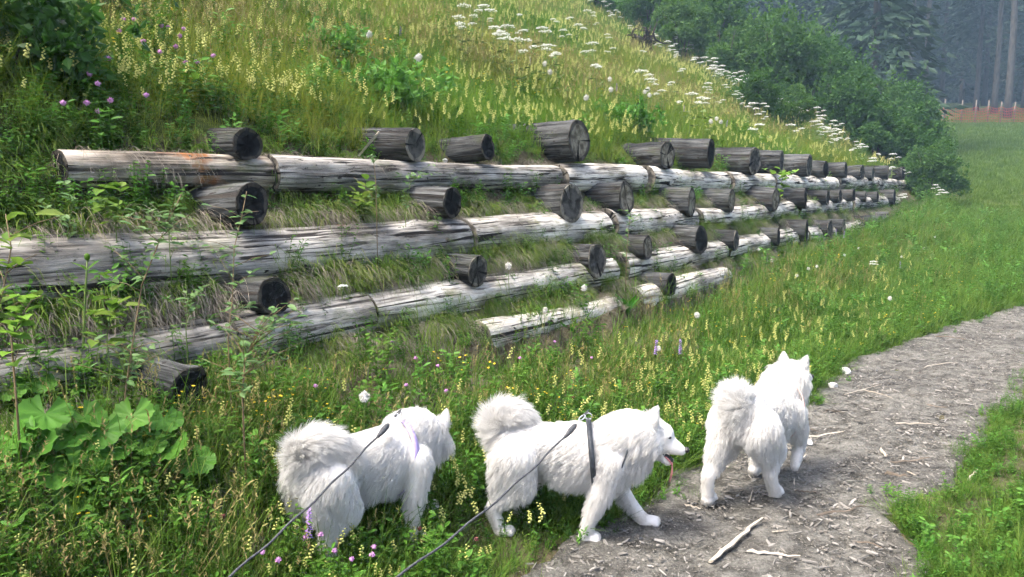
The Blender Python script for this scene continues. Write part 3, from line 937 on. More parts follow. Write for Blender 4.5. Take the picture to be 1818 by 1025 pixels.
def dog(name, loc, heading, label, head, front, hind, tail, strap, seed, nfur=85000, z_drop=0.0, spine_bend=0.0, jaw=0.0, face=True, scale=1.0):
    rg = np.random.default_rng(seed)
    root = empty(name, loc)
    root.rotation_euler = (0, 0, heading)
    root.scale = (scale,) * 3
    A = np.array
    bk = A([-1, 0, -.35]); side = A([-.7, 0, -.7]); down = A([-.15, 0, -1.0])
    S = []
    def sg(a, b, ra, rb, flow, ln): S.append((A(a, float), A(b, float), ra, rb, A(flow, float), ln))
    bend = lambda x: spine_bend * x * abs(x) * 2
    # trunk: deep chest that narrows to the loin, haunches, breast
    sg((-.27, bend(-.27), .445), (-.10, bend(-.1), .445), .105, .108, bk, .046)
    sg((-.10, bend(-.1), .440), (.06, 0, .425), .108, .132, bk, .046)
    sg((.06, 0, .415), (.20, bend(.2), .425), .138, .130, bk, .050)
    sg((.0, 0, .362), (.20, bend(.2), .350), .105, .112, side, .062)
    sg((.20, bend(.2), .425), (.255, bend(.25), .455), .125, .105, side, .060)
    hp, hyaw, hpit = A(head[0], float), head[1], head[2]
    nb = A((.235, bend(.24), .475)); nmid = nb * .5 + hp * .5 + A((-.015, 0, .012))
    nf = (nb - hp); nf = nf / np.linalg.norm(nf)
    sg(nb, nmid, .125, .122, nf * .7 + A((0, 0, -.55)), .072)
    sg(nmid, hp - A((.02, 0, .02)), .122, .098, nf * .8 + A((0, 0, -.3)), .062)
    sg(nmid + A((.02, 0, -.065)), nb + A((.04, 0, -.08)), .095, .095, A((-.2, 0, -1)), .070)
    hs, T, R = head_segs(hp, hyaw, hpit, jaw)
    for h in hs: sg(*h)
    # legs: shoulder, elbow, wrist, paw / hip, knee, hock, paw
    for i, (el_, wr, pw) in enumerate(front):
        y = .085 if i == 0 else -.085
        sg((.19, y * .95, .40), el_, .085, .052, down, .040)
        sg(el_, wr, .050, .031, A((-.6, 0, -.8)), .036)
        pdir = A(pw[1], float)
        sg(wr, pw[0], .031, .031, down, .022)
        p0 = A(pw[0], float)
        sg(p0, p0 + pdir * .050, .034, .029, pdir, .012)
        sd = np.cross(pdir, A((0, 0, 1.0)))
        for q in (-1.3, -.45, .45, 1.3):
            sg(p0 + pdir * .035 + sd * q * .018, p0 + pdir * (.068 - .008 * abs(q)) + sd * q * .020 - A((0, 0, .010)), .0145, .0125, pdir, .004)
    for i, (kn, hk, pw) in enumerate(hind):
        y = .085 if i == 0 else -.085
        sg((-.25, y, .42), kn, .105, .066, A((-.45, 0, -.9)), .044)
        sg(kn, hk, .056, .034, A((-.6, 0, -.8)), .030)
        sg((-.30, y, .40), A(hk) * .5 + A(kn) * .5 + A((-.03, 0, .02)), .070, .040, A((-.6, 0, -.8)), .050)
        pdir = A(pw[1], float)
        sg(hk, pw[0], .031, .030, down, .024)
        p0 = A(pw[0], float)
        sg(p0, p0 + pdir * .048, .033, .028, pdir, .012)
        sd = np.cross(pdir, A((0, 0, 1.0)))
        for q in (-1.3, -.45, .45, 1.3):
            sg(p0 + pdir * .035 + sd * q * .017, p0 + pdir * (.065 - .008 * abs(q)) + sd * q * .019 - A((0, 0, .010)), .014, .012, pdir, .004)
    # tail carried in a curl over the back
    nt0 = len(S)
    tail = [A(q, float) for q in tail]
    for i in range(len(tail) - 1):
        d = tail[i + 1] - tail[i]; d /= np.linalg.norm(d)
        k = i / max(len(tail) - 2, 1)
        sg(tail[i], tail[i + 1], .056 - .012 * k, .052 - .014 * k, d * .9, .070 + .035 * math.sin(math.pi * min(k + .15, 1)))
    ntail = range(nt0, len(S))
    # one continuous skin
    mb = MB()
    for a, b, ra, rb, _, _ in S:
        n = max(2, int(np.linalg.norm(b - a) / .010) + 1)
        n = min(n, 14)
        for i in range(n):
            k = i / (n - 1)
            blob(mb, a * (1 - k) + b * k, ra * (1 - k) + rb * k, 0, 8, 12)
    tmp = mb.build("tmp_body", M['skin'])
    md = tmp.modifiers.new("r", 'REMESH'); md.mode = 'VOXEL'; md.voxel_size = .0080; md.use_smooth_shade = True
    sm = tmp.modifiers.new("s", 'SMOOTH'); sm.factor = .5; sm.iterations = 6
    dg = bpy.context.evaluated_depsgraph_get()
    ev = tmp.evaluated_get(dg)
    bme = bpy.data.meshes.new_from_object(ev)
    bme.name = "body"
    bpy.data.objects.remove(tmp)
    bme.materials.clear(); bme.materials.append(M['skin'])
    body = bpy.data.objects.new("body", bme); C.objects.link(body); body.parent = root
    # coat
    nv, nt_ = len(bme.vertices), len(bme.polygons)
    co = np.empty(nv * 3); bme.vertices.foreach_get("co", co); co = co.reshape(-1, 3)
    bme.calc_loop_triangles()
    tri = np.empty(len(bme.loop_triangles) * 3, int); bme.loop_triangles.foreach_get("vertices", tri); tri = tri.reshape(-1, 3)
    a, b, c = co[tri[:, 0]], co[tri[:, 1]], co[tri[:, 2]]
    nn = np.cross(b - a, c - a); ar = np.linalg.norm(nn, axis=1); nn /= ar[:, None] + 1e-12
    def blend(P):
        W, FL, LN, TL = [], [], [], []
        for i, (sa, sb, ra, rb, fl, ln) in enumerate(S):
            ab = sb - sa; L2 = ab @ ab
            k = np.clip(((P - sa) @ ab) / max(L2, 1e-9), 0, 1)
            dist = np.abs(np.linalg.norm(P - sa - k[:, None] * ab, axis=1) - (ra + (rb - ra) * k))
            W.append(np.exp(-dist / .012)); FL.append(fl / np.linalg.norm(fl)); LN.append(ln); TL.append(1.0 if i in ntail else 0.0)
        W = np.array(W).T + 1e-9; W /= W.sum(1, keepdims=True)
        return W @ np.array(FL), W @ np.array(LN), W @ np.array(TL)
    ctr = (a + b + c) / 3
    _, lnf, tlf = blend(ctr)
    wgt = ar * (.55 + 1.6 * tlf + np.where(lnf < .02, 1.5, 0))
    pick = rg.choice(len(tri), nfur, p=wgt / wgt.sum())
    r1, r2 = rg.random(nfur), rg.random(nfur)
    q = np.sqrt(r1)
    P = a[pick] * (1 - q)[:, None] + b[pick] * (q * (1 - r2))[:, None] + c[pick] * (q * r2)[:, None]
    Nn = nn[pick]
    fl, ln, tl = blend(P)
    # tidy strip under the harness
    for (sx, tilt, _w, _m) in strap:
        d = np.abs(P[:, 0] - (sx + tilt * (P[:, 2] - .42)))
        legs = (P[:, 2] < .27)
        ln = np.where((d < .03) & ~legs & (tl < .2), ln * (.30 + .7 * np.clip(d / .03, 0, 1)), ln)
    # tufts: each hair leans to its lock
    ncl = 7000
    cl = rg.choice(nfur, ncl, replace=False)
    kd = kdtree.KDTree(ncl)
    for i, j in enumerate(cl): kd.insert(P[j], i)
    kd.balance()
    near = np.array([kd.find(p)[1] for p in P])
    cjit = rg.normal(0, .15, (ncl, 3)); clen = rg.uniform(.8, 1.15, ncl)
    lift = np.where(tl > .5, .34, np.where(ln > .018, .42, .30))
    d0 = Nn * lift[:, None] + fl * (1 - lift)[:, None] + cjit[near] * .55 + rg.normal(0, .10, (nfur, 3))
    d0 /= np.linalg.norm(d0, axis=1, keepdims=True)
    d1 = fl + Nn * (.10 + .25 * tl)[:, None] + cjit[near] * .7 + rg.normal(0, .08, (nfur, 3))
    d1[:, 2] -= .30 + .35 * tl
    d1 /= np.linalg.norm(d1, axis=1, keepdims=True)
    L = ln * clen[near] * rg.uniform(.75, 1.15, nfur)
    tipc = P[cl] + (d0[cl] * .5 + d1[cl] * .5) * (ln[cl] * clen)[:, None]
    K = 6
    pts = np.zeros((nfur, K, 3)); pts[:, 0] = P - Nn * .003
    for i in range(1, K):
        k = (i - .5) / (K - 1)
        d = d0 * (1 - k) + d1 * k
        pts[:, i] = pts[:, i - 1] + d * (L / (K - 1))[:, None]
    pull = (tipc[near] - pts[:, -1]) * np.where(ln > .03, .30, .1)[:, None]
    pl = np.linalg.norm(pull, axis=1, keepdims=True); pull *= np.minimum(1, .05 / (pl + 1e-9))
    for i in range(1, K):
        pts[:, i] += pull * (i / (K - 1)) ** 1.6
    # keep the hair outside the ground
    hc = bpy.data.hair_curves.new("fur")
    hc.add_curves([K] * nfur)
    hc.attributes["position"].data.foreach_set("vector", pts.reshape(-1).astype(np.float32))
    ra_ = hc.attributes.get("radius") or hc.attributes.new("radius", 'FLOAT', 'POINT')
    base_r = np.where(ln > .03, .0008, .00065)
    rad = base_r[:, None] * np.linspace(1, .18, K)[None, :]
    ra_.data.foreach_set("value", rad.reshape(-1).astype(np.float32))
    dirt = np.clip((.20 - P[:, 2]) / .2, 0, 1)                # muddy lower legs, cream shading by lock
    lock = rg.normal(0, .08, ncl)[near]
    tint = np.clip(.80 + lock + rg.normal(0, .10, nfur) - .42 * dirt * rg.uniform(.3, 1, nfur), 0, 1)
    hc.attributes.new("tint", 'FLOAT', 'CURVE').data.foreach_set("value", tint.astype(np.float32))
    hc.materials.append(M['fur'])
    fo = bpy.data.objects.new("fur", hc); C.objects.link(fo); fo.parent = body
    # eyes, nose, tongue
    def part(nm, mat, fn, par=body):
        m = MB(); fn(m); o = m.build(nm, mat, par); return o
    part("nose", M['black'], lambda m: blob(m, T(.180, 0, -.026), .0165, 0, 8, 10, (.8, 1.1, .85)))
    if face:
        for s in (-1, 1):
            part("eye", M['black'], lambda m: blob(m, T(.084, s * .041, .020), .0095, 0, 8, 10, (1, 1, .7)))
    if jaw > .05:
        def tong(m):
            c0 = T(.07, 0, -.062 - .02 * math.sin(jaw)); pts_ = [c0, T(.105, 0, -.088), T(.132, 0, -.108), T(.142, -.004, -.150), T(.143, -.008, -.195)]
            V = []
            lat = R @ A([0, 1, 0])
            for i, p in enumerate(pts_):
                w_ = [.018, .023, .025, .024, .014][i]
                nrm = R @ A([.3, 0, 1]) if i < 3 else R @ A([1, 0, .2])
                for q, up in ((-1, 0), (-.5, .002), (0, -.002), (.5, .002), (1, 0)):
                    V.append(p + lat * w_ * q + nrm * (up + .003))
                for q in (1, .5, 0, -.5, -1):
                    V.append(p + lat * w_ * q - nrm * .003)
            F_ = [(i * 10 + k, i * 10 + (k + 1) % 10, (i + 1) * 10 + (k + 1) % 10, (i + 1) * 10 + k) for i in range(4) for k in range(10)]
            F_.append(tuple(40 + k for k in range(10))); m.add(V, F_)
        part("tongue", M['tongue'], tong)
        def mouth(m):
            for k in range(7):
                blob(m, T(.055 + .011 * k, 0, -.062 - .0055 * k), .0235 - .0012 * k, 0, 6, 8, (1, 1.15, .8))
        part("mouth", M['black'], mouth)
    # harness straps that follow the trunk
    def strap_ring(sx, tilt, wd, mat, nm):
        V = []; n = 40
        for k in range(n):
            th = 2 * math.pi * k / n
            for e in (-.5, .5):
                for off in (.020, .026):
                    base = A([0, 0, .415])
                    dv = A([0, math.sin(th), math.cos(th)])
                    r = .10
                    for rr_ in np.linspace(.09, .19, 26):
                        pz = base + dv * rr_
                        px = sx + tilt * (pz[2] - .42) + e * wd
                        pp = A([px, pz[1] + bend(px), pz[2]])
                        ins = False
                        for sa, sb, ra2, rb2, _, _ in S[:5]:
                            ab = sb - sa; kk = np.clip(((pp - sa) @ ab) / (ab @ ab), 0, 1)
                            if np.linalg.norm(pp - sa - kk * ab) < ra2 + (rb2 - ra2) * kk: ins = True; break
                        if ins: r = rr_
                    pz = base + dv * (r + off)
                    px = sx + tilt * (pz[2] - .42) + e * wd
                    V.append([px, pz[1] + bend(px), pz[2]])
        F_ = []
        for k in range(n):
            i, j = 4 * k, 4 * ((k + 1) % n)
            for p_, q_ in ((0, 1), (1, 3), (3, 2), (2, 0)):
                F_.append((i + p_, i + q_, j + q_, j + p_))
        m = MB(); m.add(V, F_)
        return m.build(nm, mat, root)
    for (sx, tilt, wd, mt) in strap:
        strap_ring(sx, tilt, wd, M[mt], "harness_strap")
    def ringf(m):
        sx = strap[0][0] + strap[0][1] * .15
        tube(m, [(sx + .016 * math.cos(q), bend(sx), .592 + .016 * math.sin(q)) for q in np.linspace(0, 6.28, 13)], [.0028] * 13, 6, cap=False)
    part("harness_ring", M['metal'], ringf, root)
    tag(root, label, "dog", "white dogs walking along the path")
    return root

def gz(x, y):
    return float(path_z(x, y)) if in_path(np.array([x]), np.array([y]))[0] else float(zfun(x, y))

LEVEL = (1, 0, 0)
# the dog in the middle: side on, walking onto the path, mouth open
p2 = hit(1010, 955)
DOG2 = dict(loc=(p2[0], p2[1] + .02, gz(p2[0], p2[1]) + .005), heading=math.radians(-4), scale=.95)
dog("samoyed_dog", DOG2['loc'], DOG2['heading'], "white fluffy dog seen from the side, mouth open, tongue out, dark grey harness",
    head=((.385, -.01, .515), math.radians(-6), math.radians(14)),
    front=[((.215, .10, .25), (.315, .10, .115), ((.375, .10, .036), LEVEL)),
           ((.150, -.10, .25), (.095, -.10, .115), ((.075, -.10, .034), LEVEL))],
    hind=[((-.17, .09, .28), (-.30, .09, .155), ((-.255, .09, .03), LEVEL)),
          ((-.22, -.09, .27), (-.36, -.09, .17), ((-.33, -.09, .05), LEVEL))],
    tail=[(-.305, 0, .48), (-.338, 0, .525), (-.328, .0, .568), (-.285, .01, .588), (-.235, .02, .572), (-.205, .03, .535)],
    strap=[(.105, -.10, .026, 'strap'), (.25, .35, .008, 'strap')], seed=2, jaw=.62, scale=.95)

# the dog in the grass, seen from behind its flank, head turned away
p1 = hit(655, 990)
DOG1 = dict(loc=(p1[0], p1[1] + .06, gz(p1[0], p1[1] + .06) - .02), heading=math.radians(43), scale=.9)
dog("samoyed_dog", DOG1['loc'], DOG1['heading'], "white fluffy dog in the grass, head turned away, lilac harness strap",
    head=((.395, .06, .445), math.radians(48), math.radians(16)),
    front=[((.22, .10, .25), (.33, .10, .13), ((.385, .10, .06), LEVEL)),
           ((.185, -.10, .26), (.165, -.10, .125), ((.16, -.10, .034), LEVEL))],
    hind=[((-.19, .09, .28), (-.31, .09, .155), ((-.27, .09, .03), LEVEL)),
          ((-.17, -.09, .27), (-.28, -.09, .15), ((-.235, -.09, .03), LEVEL))],
    tail=[(-.305, 0, .48), (-.33, -.01, .52), (-.315, -.03, .555), (-.265, -.055, .57), (-.205, -.08, .545), (-.165, -.10, .505)],
    strap=[(.16, .12, .030, 'lilac')], seed=3, spine_bend=.25, face=False, scale=.9)

# the dog ahead on the path, walking away
p3 = hit(1362, 890)
DOG3 = dict(loc=(p3[0], p3[1] + .12, gz(p3[0], p3[1]) + .005), heading=math.radians(51), scale=.96)
dog("samoyed_dog", DOG3['loc'], DOG3['heading'], "white fluffy dog walking away up the path, one front paw lifted",
    head=((.385, -.02, .565), math.radians(-14), math.radians(4)),
    front=[((.19, .10, .25), (.17, .10, .115), ((.155, .10, .034), LEVEL)),
           ((.27, -.10, .27), (.315, -.10, .20), ((.265, -.10, .125), (-.45, 0, -.89)))],
    hind=[((-.25, .10, .28), (-.415, .115, .165), ((-.405, .12, .03), LEVEL)),
          ((-.10, -.10, .27), (-.165, -.115, .15), ((-.105, -.12, .03), LEVEL))],
    tail=[(-.29, 0, .49), (-.322, .01, .525), (-.30, .025, .552), (-.24, .05, .56), (-.18, .08, .54), (-.135, .11, .495)],
    strap=[(.20, .10, .012, 'rose')], seed=4, face=False, scale=.96)

# leashes
def local_to_world(dg_, p):
    c, s = math.cos(dg_['heading']), math.sin(dg_['heading']); p = np.array(p) * dg_.get('scale', 1.0)
    return np.array([dg_['loc'][0] + c * p[0] - s * p[1], dg_['loc'][1] + s * p[0] + c * p[1], dg_['loc'][2] + p[2]])
def leash(start, ctrl, end, label):
    start, ctrl, end = map(np.array, (start, ctrl, end))
    root = empty("leash", start)
    q = np.linspace(0, 1, 26)[:, None]
    P = (1 - q) ** 2 * start + 2 * q * (1 - q) * ctrl + q * q * end - start
    P[:, 2] += .004 * np.sin(np.arange(26) * 1.3)
    mb = MB(); tube(mb, P[4:], [.0040] * 22, 7); mb.build("cord", M['cord'], root)
    d = P[4] / np.linalg.norm(P[4])
    mb = MB(); tube(mb, [P[4] * .55, P[4] * .62, P[4] * .8, P[4] * 1.02], [.004, .011, .012, .006], 8); mb.build("stopper_knob", M['cord'], root)
    x, y, _ = frame_of(d)
    mb = MB()
    loop = [P[4] * .30 + d * .030 * math.cos(a) + x * .010 * math.sin(a) for a in np.linspace(0, 6.28, 15)]
    tube(mb, loop, [.0028] * 15, 6, cap=False); mb.build("snap_clip", M['metal'], root)
    mb = MB()
    for s_ in (-1, 1):
        tube(mb, [np.zeros(3), P[4] * .15 + x * .006 * s_, P[4] * .28], [.003] * 3, 5)
    mb.build("loop", M['cord'], root)
    tag(root, label, "leash", "dog leashes")
a2 = local_to_world(DOG2, (.09, -.01, .625))
e2 = at_depth(610, 1090, 1.9)
leash(a2, (a2 + e2) / 2 - np.array([0, 0, .10]), e2, "grey cord leash running from the side-on dog to the photo's bottom edge")
a1 = local_to_world(DOG1, (.17, -.01, .625))
e1 = at_depth(335, 1085, 2.0)
leash(a1, (a1 + e1) / 2 - np.array([0, 0, .06]), e1, "dark cord leash across the flank of the dog in the grass")

# ------------------------------------------------------------------ plants of the meadow
LIB = {}
def lib(kind, meshes):
    """a collection of plant meshes outside the scene, for the uncountable stuff"""
    col = bpy.data.collections.new("source_" + kind)
    for i, me in enumerate(meshes):
        o = bpy.data.objects.new("%s_source_%02d" % (kind, i), me)
        col.objects.link(o)
    LIB[kind] = (col, len(meshes), meshes)

def blade(mb, rg, base, a, h, lean, w, mat=0, segs=3, droop=.35):
    """one tapering grass blade that arches over"""
    dx, dy = math.cos(a), math.sin(a)
    sx, sy = -dy, dx
    V, F = [], []
    for i in range(segs + 1):
        k = i / segs
        out = lean * k + droop * lean * k * k * 1.6
        z = h * (k - droop * .35 * k * k * (lean / (h + 1e-6)) * 1.2)
        ww = w * (1 - k) ** .6 * .5
        c = np.array([base[0] + dx * out, base[1] + dy * out, base[2] + z])
        if i < segs:
            V.append(c + np.array([sx, sy, 0]) * ww); V.append(c - np.array([sx, sy, 0]) * ww)
        else:
            V.append(c)
    for i in range(segs - 1):
        F.append((2 * i, 2 * i + 1, 2 * i + 3, 2 * i + 2))
    F.append((2 * segs - 2, 2 * segs - 1, 2 * segs))
    mb.add(V, F, mat)
    return V[-1]

def leaf(mb, p, d, L, W, mat=0, roll=None, rg=random, curl=.25):
    """pointed oval leaf of six faces, folded and drooping"""
    x, y, d = frame_of(d)
    a = rg.uniform(-.6, .6) if roll is None else roll
    up = np.array([0, 0, 1.0]) - d * d[2]
    if np.linalg.norm(up) < .1: up = x
    up /= np.linalg.norm(up)
    side = np.cross(d, up)
    side = math.cos(a) * side + math.sin(a) * up
    up = np.cross(side, d)
    V = [np.array(p)]
    for k, wk in ((.28, .85), (.6, 1.0), (.85, .5)):
        c = p + d * L * k - up * curl * L * k * k
        V += [c + side * W * .5 * wk + up * W * .14, c - up * W * .04, c - side * W * .5 * wk + up * W * .14]
    V.append(p + d * L - up * curl * L)
    F = [(0, 1, 2), (0, 2, 3), (1, 4, 5, 2), (2, 5, 6, 3), (4, 7, 8, 5), (5, 8, 9, 6), (7, 10, 8), (8, 10, 9)]
    mb.add(V, F, mat)

def tuft_grass(seed, n, h, spread, w, mats, lean=.5, segs=3):
    rg = np.random.default_rng(seed); mb = MB()
    for _ in range(n):
        a = rg.uniform(0, 6.28); r = spread * math.sqrt(rg.random())
        hh = h * rg.uniform(.45, 1.1)
        blade(mb, rg, (r * math.cos(a), r * math.sin(a), -.02), a + rg.normal(0, .8), hh, hh * lean * rg.uniform(.1, 1.1), w * rg.uniform(.6, 1.3), 0, segs)
    return mb.mesh("grass", mats)

def tuft_stalk(seed, n, h, mats):
    """flowering grass: thin stalks with a loose panicle"""
    rg = np.random.default_rng(seed); mb = MB()
    for _ in range(n):
        a = rg.uniform(0, 6.28); r = .06 * rg.random()
        hh = h * rg.uniform(.7, 1.1)
        tip = blade(mb, rg, (r * math.cos(a), r * math.sin(a), 0), a, hh, hh * rg.uniform(.05, .25), .0035, 0, 3, .2)
        for j in range(7):
            p = tip - np.array([0, 0, .012 * j])
            leaf(mb, p, np.array([rg.normal(0, .5), rg.normal(0, .5), .9]), .026, .007, 0, rg=rg)
    for _ in range(6):
        a = rg.uniform(0, 6.28)
        blade(mb, rg, (0, 0, 0), a, h * .5, h * .25, .004, 1, 3)
    return mb.mesh("stalks", mats)

def tuft_herb(seed, stems, h, L, W, mats, lean=.4):
    rg = np.random.default_rng(seed); mb = MB()
    for _ in range(stems):
        a = rg.uniform(0, 6.28); hh = h * rg.uniform(.5, 1.1); ln = hh * lean * rg.random()
        p0 = np.array([rg.normal(0, .03), rg.normal(0, .03), 0]); p1 = p0 + np.array([math.cos(a) * ln, math.sin(a) * ln, hh])
        tube(mb, [p0, (p0 + p1) / 2, p1], [.0022, .0018, .001], 3, 0, cap=False)
        m = int(5 + hh / .035)
        for j in range(m):
            k = (j + 1) / m
            b = rg.uniform(0, 6.28)
            leaf(mb, p0 + (p1 - p0) * k, np.array([math.cos(b), math.sin(b), rg.uniform(.0, .6)]), L * rg.uniform(.6, 1.15), W * rg.uniform(.7, 1.1), 0, rg=rg)
    return mb.mesh("herb", mats)

def drape_tuft(seed, n, L, w, mats, up=.05):
    """thin blades that come out of the terrace and hang down over the log, towards local +X"""
    rg = np.random.default_rng(seed); mb = MB()
    for _ in range(n):
        a = rg.normal(0, .55); y0 = rg.uniform(-.09, .09)
        LL = L * rg.uniform(.5, 1.15)
        dx, dy = math.cos(a), math.sin(a)
        p = np.array([rg.uniform(-.05, .02), y0, rg.uniform(-.02, .02)])
        d = np.array([dx, dy, rg.uniform(.1, 1.0)]); V = []; F = []
        S_ = 5
        for i in range(S_ + 1):
            ww = w * (1 - i / S_) ** .5 * .5
            sd = np.array([-dy, dx, 0]) * ww
            if i < S_: V += [p + sd, p - sd]
            else: V.append(p)
            p = p + d / np.linalg.norm(d) * LL / S_
            d = d + np.array([0, rg.normal(0, .12), -.62])
        F = [(2 * i, 2 * i + 1, 2 * i + 3, 2 * i + 2) for i in range(S_ - 1)] + [(2 * S_ - 2, 2 * S_ - 1, 2 * S_)]
        mb.add(V, F)
    return mb.mesh("hanging_grass", mats)

def rattle(seed, h=.30):
    """yellow rattle: toothed leaves below, a spike of pale yellow hooded flowers above"""
    rg = np.random.default_rng(seed); mb = MB()
    ln = rg.uniform(-.05, .05, 2)
    P = lambda k: np.array([ln[0] * k * k, ln[1] * k * k, h * k])
    tube(mb, [P(0), P(.5), P(1)], [.002, .0017, .001], 4, 0, cap=False)
    for j in range(6):
        a = rg.uniform(0, 6.28)
        for s in (0, math.pi):
            leaf(mb, P(.1 + .09 * j), np.array([math.cos(a + s), math.sin(a + s), .5]), .036, .011, 0, rg=rg)
    for j in range(10):
        k = .76 + .25 * j / 10; a = j * 2.4
        d = np.array([math.cos(a), math.sin(a), .35])
        r = .0074 * (1 - .4 * j / 10)
        leaf(mb, P(k), d, .015, .009, 2 if j % 3 == 0 else 1, rg=rg)
        blob(mb, P(k) + d * .007, r, 1, 3, 5, (1.1, 1.1, .8))
    return mb.mesh("yellow_rattle", [M['herb'], M['rattle'], M['lush']])

def umbel(seed, h=.62, R=.075, n=26):
    rg = np.random.default_rng(seed); mb = MB()
    P = lambda k: np.array([.03 * k * k, 0, h * k])
    tube(mb, [P(0), P(.5), P(1)], [.005, .004, .003], 5, 0, cap=False)
    for j in range(5):
        a = rg.uniform(0, 6.28)
        for q in range(4):
            leaf(mb, P(.15 + .13 * j) + np.array([math.cos(a), math.sin(a), .1]) * .035 * q, np.array([math.cos(a + rg.normal(0, .7)), math.sin(a + rg.normal(0, .7)), .1]), .06, .03, 0, rg=rg)
    for c in range(3 if R > .06 else 2):
        off = np.array([0, 0, 0]) if c == 0 else np.array([rg.uniform(-.13, .13), rg.uniform(-.13, .13), rg.uniform(-.10, -.02)])
        top = P(1) + off; rr = R * (1 if c == 0 else .65)
        tube(mb, [P(.75), top - np.array([0, 0, .04])], [.003, .002], 4, 0, cap=False)
        for j in range(n if c == 0 else n // 2):
            a = j * 2.4; k = math.sqrt((j + .5) / (n if c == 0 else n // 2))
            q = top + np.array([math.cos(a) * rr * k, math.sin(a) * rr * k, -.018 * k * k + rg.normal(0, .003)])
            tube(mb, [top - np.array([0, 0, .04]), q], [.0012, .0008], 3, 0, cap=False)
            for z_ in range(4):
                blob(mb, q + np.array([rg.normal(0, .007), rg.normal(0, .007), rg.normal(0, .002)]), .0052 * rg.uniform(.7, 1.2), 1, 3, 5, (1, 1, .6))
    return mb.mesh("cow_parsley", [M['stem'], M['white']])

def clover(seed, h=.26, mat='pink'):
    rg = np.random.default_rng(seed); mb = MB()
    tube(mb, [(0, 0, 0), (.01, .01, h * .6), (.015, .005, h)], [.002, .0018, .0015], 4, 0, cap=False)
    for j in range(4):
        a0 = rg.uniform(0, 6.28); z = h * (.25 + .2 * j)
        for q in range(3):
            leaf(mb, np.array([.01, 0, z]), np.array([math.cos(a0 + (q - 1) * .6), math.sin(a0 + (q - 1) * .6), .3]), .032, .016, 0, rg=rg)
    c = np.array([.015, .005, h + .006])
    blob(mb, c, .011, 1, 5, 8)
    for j in range(34):
        d = rg.normal(0, 1, 3); d[2] = abs(d[2]) * .9 - .25; d /= np.linalg.norm(d)
        leaf(mb, c + d * .006, d, .011, .005, 1, rg=rg, curl=0)
    return mb.mesh("clover_flower", [M['herb'], M[mat]])

def clock(seed, h=.30, R=.026):
    """seed head of a big dandelion: a ball of fine down on a bare stalk"""
    rg = np.random.default_rng(seed); mb = MB()
    tube(mb, [(0, 0, 0), (.008, 0, h * .5), (0, .004, h)], [.0028, .0024, .002], 5, 0, cap=False)
    c = np.array([0, .004, h + R * .6])
    blob(mb, c, R * .40, 1, 6, 9)
    for j in range(190):
        d = rg.normal(0, 1, 3); d /= np.linalg.norm(d)
        leaf(mb, c + d * R * .3, d, R * rg.uniform(.55, .8), .0035, 1, rg=rg, curl=0)
    return mb.mesh("dandelion_clock", [M['stem'], M['seed']])

def spike(seed, h=.36, R=.014, n=46):
    """orchid-like violet flower spike"""
    rg = np.random.default_rng(seed); mb = MB()
    P = lambda k: np.array([.015 * k * k, 0, h * k])
    tube(mb, [P(0), P(.5), P(1)], [.003, .0026, .0015], 5, 0, cap=False)
    for j in range(4):
        a = rg.uniform(0, 6.28)
        leaf(mb, P(.06 + .1 * j), np.array([math.cos(a), math.sin(a), 1.2]), .10, .016, 0, rg=rg)
    for j in range(n):
        k = .68 + .33 * j / n; a = j * 2.4; d = np.array([math.cos(a), math.sin(a), .25])
        leaf(mb, P(k), d, R * (1.25 - .5 * j / n), .010, 1, rg=rg, curl=.4)
    return mb.mesh("violet_spike", [M['herb'], M['violet']])

def buttercup(seed, h=.24, heads=3):
    rg = np.random.default_rng(seed); mb = MB()
    for q in range(heads):
        a = rg.uniform(0, 6.28); e = np.array([math.cos(a) * .05, math.sin(a) * .05, h * rg.uniform(.8, 1.1)])
        tube(mb, [(0, 0, 0), e * np.array([.4, .4, .55]), e], [.0018, .0015, .001], 4, 0, cap=False)
        for j in range(5):
            b = j * 1.2566
            leaf(mb, e, np.array([math.cos(b), math.sin(b), .45]), .013, .012, 1, 0, rg=rg, curl=0)
        blob(mb, e + np.array([0, 0, .004]), .005, 1, 3, 5)
        for j in range(5):
            b = rg.uniform(0, 6.28)
            leaf(mb, e * (.2 + .13 * j), np.array([math.cos(b), math.sin(b), .4]), .035, .012, 0, rg=rg)
    return mb.mesh("yellow_flower", [M['herb'], M['yellow']])

lib("grass", [tuft_grass(40 + i, 26, .27 + .03 * i, .075, .0042, [M['grass']]) for i in range(5)])
lib("lush", [tuft_grass(50 + i, 26, .17 + .03 * i, .06, .0046, [M['lush']], .8, 4) for i in range(4)])
lib("short", [tuft_grass(60 + i, 30, .07, .11, .006, [M['field']], .7, 2) for i in range(3)])
lib("stalk", [tuft_stalk(70 + i, 8, .38 + .04 * i, [M['stalk'], M['grass']]) for i in range(4)])
lib("herb", [tuft_herb(80, 6, .22, .034, .015, [M['herb']]), tuft_herb(81, 7, .16, .026, .018, [M['herb']]), tuft_herb(82, 5, .28, .045, .014, [M['herb']]), tuft_herb(83, 9, .11, .022, .017, [M['lush']]), tuft_herb(84, 5, .2, .05, .022, [M['bigleaf']])])
lib("thatch", [drape_tuft(90 + i, 30, .24, .0030, [M['thatch']]) for i in range(4)])
lib("drape", [drape_tuft(95 + i, 34, .23, .0045, [M['drape']]) for i in range(4)])
RATTLES = [rattle(100 + i, .24 + .03 * i) for i in range(4)]
lib("rattle", RATTLES)
YELLOWS = [buttercup(110 + i, .18 + .03 * i) for i in range(3)]
lib("yellow", YELLOWS)
UMBELS = [umbel(120 + i, .5 + .09 * i, .06 + .012 * i) for i in range(3)]
CLOVERS = [clover(130, .22), clover(131, .28), clover(132, .25, 'wine')]
CLOCKS = [clock(140, .28), clock(141, .36, .03)]
SPIKES = [spike(150, .34), spike(151, .42, .017)]

